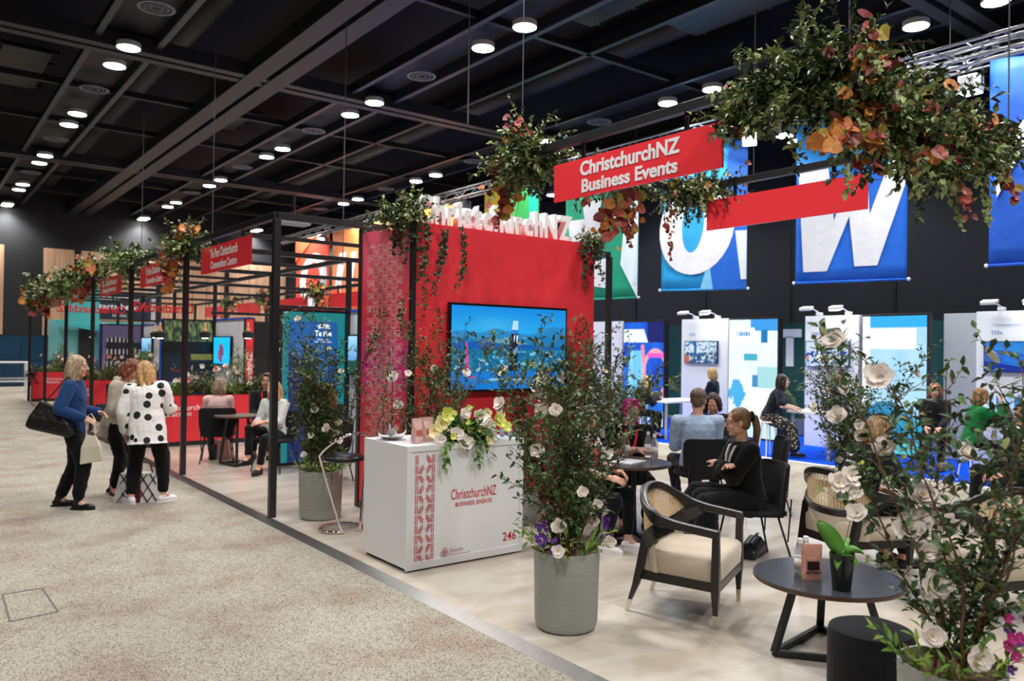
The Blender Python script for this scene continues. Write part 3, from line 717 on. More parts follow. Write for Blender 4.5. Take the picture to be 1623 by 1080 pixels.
# trusses
TR = mat('truss_aluminium', (.62, .63, .65), .3, 1.)
def truss(x, y0, y1, z, label):
    t = thing('lighting_truss', label, 'truss', (x, y0, z)); l = y1 - y0; w_ = .13
    cs = [(-w_, .0), (w_, .0), (-w_, .26), (w_, .26)]
    for a, b in cs: MB().tube([(a, 0, b), (a, l, b)], .025, 8).build('chord', TR, t, smooth=True)
    mb = MB(); n = int(l / .5)
    for k in range(n):
        ya, yb = k * l / n, (k + 1) * l / n; f = k % 2
        for x_ in (-w_, w_): mb.tube([(x_, ya, .26 * f), (x_, yb, .26 * (1 - f))], .010, 5)
        mb.tube([(-w_ if f else w_, ya, 0), (w_ if f else -w_, yb, 0)], .010, 5); mb.tube([(-w_, ya, .26), (w_, ya, .26)], .01, 5)
    mb.build('web_bracing', TR, t)
    for k in range(int(l / 6) + 1): MB().tube([(0, k * 6 + .5, .26), (0, k * 6 + .5, ZB + .3 - z)], .008, 5).build('hanger_cable', MATS['cable_grey'], t)
truss(14.15, 1.0, 36.5, 6.62, 'long aluminium lighting truss carrying the colourful banners')
truss(12.6, -1.0, 6.8, 6.2, 'short aluminium truss at the upper right in front of the banner truss')
# truss floodlights
fp = thing('floodlight', 'x', 'floodlight')
MB().box((0, 0, 0), (.3, .3, .26)).build('body', mat('flood_body', (.35, .36, .38), .4), fp, bevel=.02)
mb = MB()
for k in range(5): mb.box((-.155, -.1 + k * .05, .02), (.02, .012, .2))
mb.build('cooling_fins', mat('fin_grey', (.2, .2, .22), .4), fp)
MB().tube([(0, -.18, 0), (0, -.18, .25), (0, .18, .25), (0, .18, 0)], 1, flat=(.02, .006)).build('yoke', BLACKM, fp)
MB().box((0, 0, -.14), (.26, .26, .02)).build('lens', emit('flood_glow', (.9, .96, 1), 14), fp)
for i, (y, lab) in enumerate(((5.71, 'metal floodlight clamped under the truss right of the garland'), (9.2, 'metal floodlight clamped to the truss left of the white w banner'), (10.0, 'brightest floodlight glaring between the blue banners'), (15.9, 'floodlight glowing behind the left garland'), (31, 'small floodlight shining before the red orange banner'), (20.5, 'floodlight on the truss above the amber banner'))):
    o = fp if i == 0 else copy_tree(fp); o.location = (13.85, y, 6.25); o['label'] = lab
    o['group'] = 'truss floodlights'
    if i in (2, 3, 4):
        o.rotation_euler = (0, math.radians(55), math.radians(35))
for i, y in enumerate((5.71, 9.2, 12.6, 17, 21, 25, 29, 33)):
    spot('flood_beam', (12.2, y, 6.3), 110, 100, .5, (.93, .97, 1), .12, (0, math.radians(-28), 0))
    o = bpy.context.scene.objects
# spots that brighten the banners from in front, with no fixtures drawn
for i, y in enumerate((3, 7.5, 11.5, 15, 19, 24, 29, 33.5)):
    spot('banner_wash', (9.2, y, 7.0), 100, 60, .6, (.97, .98, 1), .15, Vector((4.8, 0, -2.4)).to_track_quat('-Z', 'Y').to_euler())
# ceiling projector box behind the post
pj = thing('ceiling_projector', 'small pale box projector hanging behind the tall black post', 'projector', tuple(aty(466, 352, 14)))
MB().box((0, 0, 0), (.55, .3, .12)).build('body', mat('proj_grey', (.25, .25, .26), .5), pj, bevel=.02)
MB().tube([(0, 0, .05), (0, 0, .5)], .02, 6).build('mount', BLACKM, pj)

# ---------------------------------------------------------------- booths on the right (x = 14)
XB = 14.0
def upright(y1, y0, name, label, cat, m, dx=0., h=2.52):
    t = thing(name, label, cat, (XB + dx, (y0 + y1) / 2, -.013)); w_ = y1 - y0
    MB().box((.08, 0, h / 2), (.14, w_, h)).build('wall_panel', m, t, bevel=.004); return t
BW_ = mat('booth_white', (.80, .84, .90), .5)
def hall(u, v):
    n = vnoise(u * 22, v * 14, 41); c = mix(H('cfe6fa'), H('f4fafc'), n); c = mix(c, H('2c78c0'), (n > .55) & (v > .5)); c = mix(c, mix(H('0c2440'), H('3c80c0'), n), (v < .5) & (n > .42)); c = mix(c, H('e8f2fa'), (v < .45) & (n < .36)); c = mix(c, H('c06a50'), (v < .35) & (u < .15)); return mix(c, H('2468b0'), (u > .3) & (u < .38) & (v > .3))
def conf(u, v):
    n = vnoise(u * 20, v * 12, 42); c = mix(H('bcdcf4'), H('e8f4fc'), n); c = mix(c, H('1450b8'), (v < .62) & (v > .12) & (n > .5)); c = mix(c, H('0c2c6c'), (v < .55) & (n > .62)); c = mix(c, H('f0f8ff'), ((u - .5) / .3) ** 2 + ((v - .35) / .16) ** 2 < 1); return mix(c, H('f08070'), ((u - .04) / .04) ** 2 + ((v - .35) / .08) ** 2 < 1)
def lake(u, v):
    n = vnoise(u * 8, v * 20, 43); c = mix(H('48b4f0'), H('2080e0'), v); r = .7 + .12 * np.sin(u * 6 + .6) * u; c = mix(c, H('0c60d0'), v < r); c = mix(c, mix(H('0a4cc0'), H('2890ec'), n), v < .6); return mix(c, H('06309c'), (v < .35 - .3 * u) | ((v < .5) & (n < .3)))
def neon(u, v):
    n = vnoise(u * 5, v * 4, 51); c = mix(H('0a3cc0'), H('1c80f0'), n); c = mix(c, H('14206c'), (v > .8) & (u > .6))
    fig = ((u - .35) / (.12 + .2 * (1 - v))) ** 2 < 1; c = mix(c, mix(H('58b8fc'), H('b8f0fc'), vnoise(u * 14, v * 3, 52)), fig & (v < .72) & (v > .1)); c = mix(c, H('e890b0'), (np.abs(u - .5 + .03 * np.sin(v * 9)) < .045) & (v > .3) & (v < .78)); c = mix(c, H('f4a8c0'), (np.abs(np.hypot((u - .8) / .28, (v - .5) / .22) - 1) < .12) & (v > .3)); c = mix(c, H('ff60c8'), (np.abs(v - .68) < .02) & (u > .62))
    c = mix(c, H('e8fcff'), (v < .14) & (np.sin(u * 60) > .2)); return mix(c, H('ecfcff'), (v > .80) & (v < .93) & (u < .62 - (v - .8) * .8))
def room(u, v):
    n = vnoise(u * 10, v * 16, 61); c = mix(H('d8f2fc'), H('f6fdff'), n); c = mix(c, H('3c9ce8'), (v > .9) & (u > .45)); c = mix(c, H('ffffff'), (v > .80) & (v < .93) & (u < .66 - (v - .8))); c = mix(c, H('3898d8'), (v > .86) & (v < .895) & (u > .17) & (u < .44) & (np.sin(u * 120) > -.5)); c = mix(c, H('1878b8'), (v > .80) & (v < .91) & (u > .68) & (u < .8)); c = mix(c, H('40b0c8'), (v > .65) & (v < .71) & (u > .32) & (u < .6)); c = mix(c, H('a8dce0'), (v < .6) & (v > .36) & (u > .6 + (.6 - v) * .8 * 0)); c = mix(c, H('eefaff'), (v > .44) & (v < .53) & (u > .2) & (u < .5)); c = mix(c, H('4090c0'), (v > .43) & (v < .53) & (u > .5) & (u < .62)); c = mix(c, H('f4fcff'), (v < .42) & (u > .32)); c = mix(c, H('48b0e8'), ((u - .18) / .16) ** 2 + ((v - .36) / .12) ** 2 < n * 1.8); return mix(c, H('c8e8ec'), v < .2)
def skyp(u, v):
    c = mix(H('c0e4fa'), H('9cd4f8'), vnoise(u * 5, v * 7, 71)); c = mix(c, H('30b0f0'), v > .92); c = mix(c, H('f4fbff'), (v > .76) & (v < .91) & (u < .85)); c = mix(c, H('f8fdff'), (u < .12)); c = mix(c, mix(H('1880c0'), H('30a8d0'), u), v < .28 + .1 * np.sin(u * 4)); return mix(c, H('50c8d8'), v < .1)
def lightbox(y1, y0, f, label):
    t = upright(y1, y0, 'lightbox_poster', label, 'poster', BLACKM, -.05); w_ = y1 - y0
    picture('poster_print', w_ - .05, 2.44, 70, 140, f, t, (-.004 + .0, 0, 1.26), (0, 0, -math.pi / 2), es=.72)
    return t
def tvwall(y1, y0, f, label, tl_, num, head):
    t = upright(y1, y0, 'white_display_wall', label, 'wall', BW_)
    yc = (y0 + y1) / 2
    if num: lettering(num, .17, .06, frameM((-.0, .33, 2.18), (0, -1, 0), (-1, 0, 0)), mat('number_blue', hexc('3c74b8'), .5), t, extrude=.001)
    if head: lettering(head, .75, .05, frameM((-.0, 0.02, 2.3), (0, -1, 0), (-1, 0, 0)), mat('pale_blue_letter', hexc('a8c4e4'), .5), t, extrude=.001)
    v = thing('television', tl_, 'television', (XB - .035, yc + .05, 1.77))
    MB().box((0, 0, 0), (.05, .9, .5)).build('bezel', mat('tv_blue_black', (.01, .04, .08), .3), v)
    picture('screen', .87, .47, 90, 50, f, v, (-.027, 0, 0), (0, 0, -math.pi / 2), es=.62)
    # arm lamps on top
    for k, (yy, on) in enumerate(((.28, 0), (-.32, 1))):
        a = thing('arm_lamp', ('unlit' if not on else 'shining') + ' white arm lamp on top of the ' + tl_.split('showing')[1].strip() + ' display wall', 'lamp', (XB + .02, yc + yy, 2.515))
        MB().box((.04, 0, .03), (.1, .1, .06)).build('clamp', mat('lamp_white', (.8, .8, .82), .4), a, bevel=.01)
        MB().tube([(0.04, 0, .05), (-.12, .02, .11), (-.28, .03, .12)], .012, 6).build('arm', MATS['lamp_white'], a)
        MB().box((-.36, .03, .12), (.14, .24, .06), rot=(0, -.3, 0)).build('lamp_head', MATS['lamp_white'], a, bevel=.015)
        if on: MB().box((-.36, .03, .086), (.11, .2, .012), rot=(0, -.3, 0)).build('lamp_lens', emit('led_glow', (.85, .96, 1), 30), a)
    spot('led_beam', (XB - .55, yc - .3, 2.6), 16, 130, .8, (.9, .97, 1), .08, (0, math.radians(40), 0))
    spot('led_beam', (XB - .75, yc + .1, 2.75), 18, 120, .8, (.9, .97, 1), .08, (0, math.radians(32), 0))
upright(15.0, 13.75, 'white_display_wall', 'white display wall at the left end of the right hand booths', 'wall', BW_)
lightbox(13.66, 12.33, neon, 'tall lit poster of blue and pink neon dancers')
tvwall(11.88, 10.6, hall, 'white display wall with a screen of a banquet hall', 'wall screen showing banquet hall guests', '224', None)
lightbox(10.56, 9.33, room, 'tall brightly lit poster of a pale hotel room')
tvwall(8.78, 7.68, conf, 'white display wall numbered 225b with a meeting room screen', 'wall screen showing a blue meeting room', '225b', None)
lightbox(7.6, 6.4, skyp, 'tall lit poster of pale blue sky behind the front right plant')
tvwall(5.66, 4.38, lake, 'white display wall numbered 225a at the right edge', 'wall screen showing a blue lake and hills', '225a', 'Queenstown Convention')
upright(6.35, 5.72, 'grey_partition', 'plain grey booth wall beside the right hand lake screen', 'wall', mat('grey_panel', (.42, .46, .5), .6), .4)
# green stand wall behind with the letter T
gw = thing('green_wall', 'dark green wall with a large white letter T between the booths', 'wall', (17, 11.2, 0))
MB().box((.05, 0, 1.25), (.1, 9.5, 2.5)).build('wall_panel', mat('dark_green', hexc('0f4a44'), .6), gw)
MB().box((-.01, -.15, 2.26), (.03, .62, .2)).build('letter', WHITEL, gw); MB().box((-.01, -.15, 1.82), (.03, .2, .72)).build('letter', WHITEL, gw)
MB().box((-.01, 5.3 - .9, 1.3), (.03, .22, 2.1)).build('white_stripe', WHITEL, gw)
for yy, pwr in ((12.9, 60), (9.2, 60)): spot('stand_spot', (15.9, yy, 3.2), pwr, 130, .6, (1, 1, 1), .1)  # spots over the green stand, drawn without fixtures
# ================================================================ foliage
LEAFM = {}
def leafmat(c, rough=.4, c2=None):
    k = 'leaf_' + c
    if k not in MATS:
        m = mat(k, hexc(c), rough, noise=(14, hexc(c2) if c2 else tuple(x * .7 for x in hexc(c)), .3))
        nt = m.node_tree; b = nt.nodes['Principled BSDF']; b.inputs['Subsurface Weight'].default_value = 0
    return MATS[k]
class Leaves:
    """many leaves of one plant in one mesh"""
    def __init__(s): s.v = []; s.f = []; s.m = []; s.n = 0
    def leaf(s, p, d, ln, wd, mi=0, up=None, curl=.15):
        d = d / (np.linalg.norm(d) + 1e-9)
        u = np.array([0, 0, 1.]) if up is None else up
        a = np.cross(d, u); na = np.linalg.norm(a)
        a = a / na if na > 1e-3 else np.array([1., 0, 0])
        t = rng.uniform(-.8, .8); nrm = np.cross(a, d); a = a * math.cos(t) + nrm * math.sin(t); nrm = np.cross(a, d)
        b = s.n
        s.v += [p, p + d * ln * .4 + a * wd * .5 + nrm * wd * .16, p + d * ln * .45, p + d * ln * .4 - a * wd * .5 + nrm * wd * .16, p + d * ln * .78 + a * wd * .28 - nrm * ln * curl * .3, p + d * ln * .78 - a * wd * .28 - nrm * ln * curl * .3, p + d * ln - nrm * ln * curl]
        s.f += [(b, b + 1, b + 2), (b, b + 2, b + 3), (b + 1, b + 4, b + 2), (b + 2, b + 5, b + 3), (b + 2, b + 4, b + 6), (b + 2, b + 6, b + 5)]
        s.m += [mi] * 6; s.n += 7
    def round(s, p, nrm, r, mi):
        """a round scalloped leaf (begonia, geranium)"""
        nrm = nrm / (np.linalg.norm(nrm) + 1e-9); a = np.cross(nrm, [.3, .2, 1]); a /= np.linalg.norm(a) + 1e-9; c = np.cross(nrm, a); b = s.n
        s.v.append(p); n = 9
        for k in range(n):
            th = 2 * math.pi * k / n; rr = r * (1 + .12 * math.sin(3 * th) + rng.uniform(-.08, .08)); s.v.append(p + (a * math.cos(th) + c * math.sin(th)) * rr + nrm * r * rng.uniform(.05, .3))
        for k in range(n): s.f.append((b, b + 1 + k, b + 1 + (k + 1) % n))
        s.m += [mi] * n; s.n += n + 1
    def star(s, p, nrm, r, mi):
        """a lobed ivy leaf"""
        nrm = nrm / (np.linalg.norm(nrm) + 1e-9); a = np.cross(nrm, [0, 0, 1.]); a /= np.linalg.norm(a) + 1e-9; c = np.cross(nrm, a); b = s.n
        s.v.append(p); R = [1.1, .5, .95, .45, .6, .3, .6, .45, .95, .5]
        for k in range(10):
            th = 2 * math.pi * k / 10 - math.pi / 2; s.v.append(p + (a * math.cos(th) + c * math.sin(th)) * r * R[k] + nrm * r * (.12 if k % 2 else -.05))
        for k in range(10): s.f.append((b, b + 1 + k, b + 1 + (k + 1) % 10))
        s.m += [mi] * 10; s.n += 11
    def build(s, name, mats, parent, cx=0):
        me = bpy.data.meshes.new(name); me.from_pydata([tuple(x) for x in s.v], [], s.f)
        for m in mats: me.materials.append(m)
        me.polygons.foreach_set('material_index', s.m); me.update()
        return link(name, me, parent)
STEM = mat('twig_brown', hexc('6a4c34'), .8)
STEMG = mat('twig_green', hexc('7c7040'), .7)
def rv(s=1.): return rng.normal(0, s, 3)
def unit(v): return v / (np.linalg.norm(v) + 1e-9)
PETW = mat('petal_white', hexc('f6ece4'), .6); PETC = mat('flower_centre', hexc('d8b060'), .7)
PETP = mat('petal_purple', hexc('5c1890'), .6); PETM = mat('petal_magenta', hexc('c02080'), .6); PETK = mat('petal_pink', hexc('f0b8b0'), .6)
PETL = mat('petal_lime', hexc('c8d060'), .55); PETY = mat('petal_cream', hexc('f2e6a8'), .55)
def flower_mesh(name, pm, n=9, r=1., layers=2, cup=.35, centre=PETC):
    mb = MB(); rr = np.random.default_rng(5)
    for L_ in range(layers):
        for k in range(n - L_ * 2):
            a = 2 * math.pi * (k + .5 * L_) / (n - L_ * 2) + rr.uniform(-.15, .15); s = r * (1 - .3 * L_) * rr.uniform(.85, 1.1); c_ = cup + L_ * .5
            ca, sa = math.cos(a), math.sin(a); P = []
            for (t, w_) in ((.05, .05), (.45, .34), (.8, .42), (1.0, .2)):
                h = c_ * t * t * s; w_ = w_ * s
                for q in (-1, 0, 1): P.append(((t * ca) * s - q * w_ * sa, (t * sa) * s + q * w_ * ca, h + (.06 * s if q == 0 else .12 * s * t)))
            fs = []
            for i in range(3):
                for j in range(2): fs.append((i * 3 + j, i * 3 + j + 1, (i + 1) * 3 + j + 1, (i + 1) * 3 + j))
            mb.add(P, fs)
    mb.cur = 1; mb.ell((0, 0, .12 * r), (.14 * r, .14 * r, .12 * r), nu=6, nv=4)
    me = mb.mesh(name, [pm, centre], True); return me
FL = {'w': flower_mesh('flower', PETW), 'w2': flower_mesh('flower', PETW, 12, layers=4, cup=.3), 'p': flower_mesh('flower', PETP, 5, layers=1), 'm': flower_mesh('flower', PETM, 5, layers=1),
      'k': flower_mesh('flower', PETK, 11, layers=3, cup=.4), 'l': flower_mesh('flower', PETL, 6, layers=1, cup=.5), 'y': flower_mesh('flower', PETY, 6, layers=1, cup=.4)}
def flower(kind, p, r, parent, d=None):
    o = link('flower', FL[kind], parent, Vector(p)); d = Vector(d) if d is not None else Vector((rng.normal(), rng.normal(), .5))
    o.rotation_euler = d.to_track_quat('Z', 'Y').to_euler(); o.scale = (r, r, r); return o
CAMD = np.array([-.6, -.78, .25])
def pot(parent, r, h, m=POTM, soil=True):
    MB().lathe([(r * .80, .0), (r * .90, .012), (r * .955, .05), (r, h - .02), (r, h), (r - .012, h), (r - .014, h - .05)], 40).build('pot', m, parent, smooth=True, auto=True)
    MB().lathe([(r - .016, h - .07), (r - .016, h - .045), (.02, h - .03)], 24).build('soil', SOIL, parent)
def camellia(loc, label, H_=1.7, r=.22, ph=.5, spread=.33, nst=9, leaf=.05, dens=1., nfl=10, fr=.045, name='potted_camellia', potm=POTM, dark='3f5c2e', tall=None, under=True, haspot=True, group=None, base=0., fl_hi=False, bias=(0, 0)):
    t = thing(name, label, 'potted plant', loc, 0, group)
    if haspot: pot(t, r, ph, potm)
    Lf = Leaves(); st = MB(); tips = []; top = H_ - ph
    def twig(p, d, ln, rad, lv, n0):
        n = max(3, int(ln / .05)); pts = [p]; q = p; dd = d
        for i in range(n):
            dd = unit(dd + rv(.10) + np.array([0, 0, .04])); q = q + dd * ln / n; pts.append(q)
        st.tube([tuple(x) for x in pts], [rad * (1 - .75 * i / n) for i in range(n + 1)], 4 if lv else 5)
        return pts, dd
    for s in range(nst):
        a = 2 * math.pi * s / nst + rng.uniform(-.3, .3); rr = r * rng.uniform(.1, .35)
        p = np.array([rr * math.cos(a), rr * math.sin(a), ph - .05]); tilt = spread * rng.uniform(.25, .75) / top * 1.2
        ln = top * rng.uniform(.62, 1.0) if s else top * 1.0
        pts, _ = twig(p, unit(np.array([tilt * math.cos(a) + bias[0], tilt * math.sin(a) + bias[1], 1])), ln, .0075, 0, 0)
        tips.append(pts[-1])
        for i in range(2, len(pts)):
            f = i / len(pts)
            for _ in range(rng.poisson((1.5 if f < .8 else .7) * dens)):
                a2 = rng.uniform(0, 2 * math.pi); bl = spread * rng.uniform(.3, .95) * (1.05 - .8 * f) * (.55 + .9 * min(f * 2.2, 1)) + .05
                d2 = unit(np.array([math.cos(a2), math.sin(a2), rng.uniform(.3, 1.3)]))
                tp, _ = twig(pts[i], d2, bl, .0028, 1, 0)
                if rng.random() < .25: tips.append(tp[-1])
                for j in range(1, len(tp)):
                    for _ in range(2):
                        if rng.random() < .93:
                            dl = unit(d2 * .5 + rv(.6)); Lf.leaf(tp[j] + rv(.006), dl, leaf * rng.uniform(.6, 1.15), leaf * .42, 0 if rng.random() < .7 else (1 if rng.random() < .7 else 2))
            if f < .98:
                for _ in range(2): Lf.leaf(pts[i], unit(rv(.6) + np.array([0, 0, .3])), leaf * rng.uniform(.5, .9), leaf * .36, 1 if f > .8 else 0)
    Lf.build('foliage', [leafmat(dark), leafmat('587a3c'), leafmat('808448')], t)
    st.build('stem', STEM, t)
    if under:
        U = Leaves()
        for k in range(int(26 * r / .22)):
            a = rng.uniform(0, 2 * math.pi); q = np.array([r * .75 * math.cos(a), r * .75 * math.sin(a), ph - .03])
            d0 = unit(np.array([math.cos(a) * .8, math.sin(a) * .8, rng.uniform(.6, 1.6)])); l0 = rng.uniform(.1, .24) * r / .22
            for j in range(7):
                U.leaf(q + d0 * l0 * j / 6, unit(d0 + rv(.55)), .07 * r / .22, .022, 0 if rng.random() < .7 else 1)
        U.build('underplanting', [leafmat('6f9a3c', .5), leafmat('a0b050', .5)], t)
    # flowers at the outside, mostly facing out
    for k in range(nfl):
        if fl_hi or k < nfl * .5: q = np.array(tips[rng.integers(len(tips))]) - np.array([0, 0, rng.uniform(0, .25)])
        else:
            z = ph + (H_ - ph) * rng.uniform(.08, .7); a = rng.uniform(0, 2 * math.pi); q = np.array([spread * .6 * math.cos(a), spread * .6 * math.sin(a), z])
        out = unit(np.array([q[0], q[1], .15]) + CAMD * .6)
        flower('w2' if k % 3 else 'w', q + out * .03, fr * rng.uniform(.7, 1.2), t, out)
    return t
def gpos(px, py, z=0.): v = G(px, py, z); return (v.x, v.y, 0)
# big pot in the middle foreground
p = G(896, 958, .0)
mid = camellia((3.42, 3.83, 0), 'tall white flowering camellia in a grey green pot on the stand edge', 2.08, .212, .5, .31, 12, .055, 1.35, 18, .045, bias=(.03, -.02))
for q, k in (((-.30, -.1, .62), 'p'), ((-.27, -.16, .58), 'p'), ((-.24, -.02, .68), 'p'), ((.2, -.16, .60), 'p'), ((.23, -.12, .66), 'p')):
    for j in range(7): flower(k, (q[0] + rng.normal(0, .018), q[1] + rng.normal(0, .018), q[2] + rng.normal(0, .03)), .016, mid, CAMD)
flower('w2', (.17, -.22, .56), .04, mid, CAMD); flower('w', (-.25, -.2, .56), .04, mid, CAMD)
# left pot beside the black post
lp = camellia((3.48, 7.75, 0), 'slender camellia in a grey pot beside the tall black post and chrome stool', 2.3, .225, .5, .31, 11, .055, 1.45, 16, .036)
# tall planting before the red wall
camellia((3.84, 6.6, 0), 'thin white camellia bush between the counter and the left corner of the red wall', 2.1, .18, .32, .25, 8, .045, .9, 9, .045, under=False)
camellia((4.04, 6.42, 0), 'dense camellia bush growing in front of the left edge of the wall television', 2.4, .2, .32, .19, 9, .05, 1.3, 13, .045, under=False, bias=(-.03, .0))
camellia((5.05, 6.4, 0), 'low camellia shrub under the right end of the wall television', 1.12, .2, .32, .32, 9, .045, 1.1, 6, .04, under=False)
camellia((6.2, 6.5, 0), 'tall camellia bush at the right corner of the red wall behind the pink haired woman', 2.25, .22, .35, .40, 11, .05, 1.3, 10, .06, under=False)
camellia((6.95, 6.85, 0), 'camellia bush behind the right corner of the red wall', 1.7, .2, .35, .36, 9, .05, 1.2, 6, .04, under=False)
camellia((4.75, 8.9, 0), 'small brownish shrub behind the chrome bar stool', 1.05, .16, .35, .22, 7, .045, 1., 1, .03, under=False, dark='5a4a28')
# front right foreground plants
b = G(1508, 1052, .5)
fp_ = camellia((b.x, b.y, 0), 'largest camellia in the right foreground with pink white blossoms', 2.12, .205, .5, .30, 10, .066, .65, 26, .052, fl_hi=True, bias=(.07, -.055), dark='3a5630')
for k in range(8): flower('m', (-.02 + rng.normal(0, .045), -.24 + rng.normal(0, .03), .66 + rng.normal(0, .05)), .022, fp_, CAMD)
for k in range(12): flower('p', (.1 + rng.normal(0, .12), -.2 + rng.normal(0, .04), .62 + rng.normal(0, .06)), .02, fp_, CAMD)
flower('w2', (-.14, -.16, .60), .05, fp_, CAMD)
camellia((8.0, 4.5, 0), 'smaller camellia at the far edge of the stand behind the black shirted visitor', 2.1, .2, .4, .36, 10, .055, 1.2, 18, .05, fl_hi=True)

# flower boxes on the red planters
def bed(x0, x1, y, z, label, n=420, hi=.35, fl=(('k', 5), ('w2', 6))):
    t = thing('flower_bed', label, 'flowers', ((x0 + x1) / 2, y, z)); Lf = Leaves(); W_ = (x1 - x0) / 2
    st = MB()
    for k in range(n):
        x = rng.uniform(-W_, W_); yy = rng.uniform(-.17, .17); h = hi * rng.uniform(.25, 1) * (.7 + .4 * math.sin(x * 5 + y)); d = unit(np.array([rng.normal(0, .3), rng.normal(-.15, .35), 1])); b = np.array([x, yy, 0])
        if k % 6 == 0: st.tube([tuple(b), tuple(b + d * h)], .004, 4)
        mi = 0 if math.sin(x * 7 + y) > -.2 else 1
        for j in range(9): Lf.leaf(b + d * h * (j + 1) / 9, unit(d * .4 + rv(.5)), rng.uniform(.05, .1), .03, mi if rng.random() < .75 else 2)
    Lf.build('foliage', [leafmat('3c5424'), leafmat('74903c'), leafmat('8a7a38')], t); st.build('stem', STEMG, t)
    for kd, c in fl:
        for k in range(c): flower(kd, (rng.uniform(-W_, W_), rng.uniform(-.2, 0), hi * rng.uniform(.6, 1.25)), .05 if kd == 'k' else .045, t, (CAMD + rv(.3)))
    return t
bed(3.38, 5.4, 14.7, .885, 'mixed green bedding plants with pink and white blooms on the long red planter', 480, .42, (('k', 4), ('w2', 5), ('w', 4)))
bed(3.28, 5.38, 21.4, .885, 'flowering plants on the planter behind the seated woman in cream', 320, .5, (('k', 6), ('w2', 10)))
bed(3.15, 5.28, 27.8, .885, 'flowering plants on the farthest red planter', 260, .5, (('k', 2), ('w2', 6), ('m', 2)))
for (x, y, lb) in ((5.0, 14.5, 'lime green leafy shrub rising from the right end of the long red planter'), (3.9, 27.9, 'tall thin green shrub on the farthest red planter'), (4.9, 21.5, 'tall thin shrub on the middle red planter')):
    camellia((x, y + .22, .5), lb, 1.35 if x > 4.95 else 1.3, .12, .38, .26, 6, .06, .8, 2, .05, name='leafy_shrub', dark='6a8434', under=False, haspot=False)
DRED = leafmat('5a2420')
t = thing('trailing_plant', 'dark red trailing plant spilling over the left end of the farthest planter', 'plant', (3.15, 27.6, .8)); Lf = Leaves()
for k in range(40):
    d = unit(np.array([rng.normal(-.5, .4), rng.normal(-.3, .4), rng.uniform(-.8, .6)])); l = rng.uniform(.15, .4)
    for j in range(7): Lf.leaf(d * l * j / 7, unit(d + rv(.5)), .08, .03, 0)
Lf.build('foliage', [DRED], t)

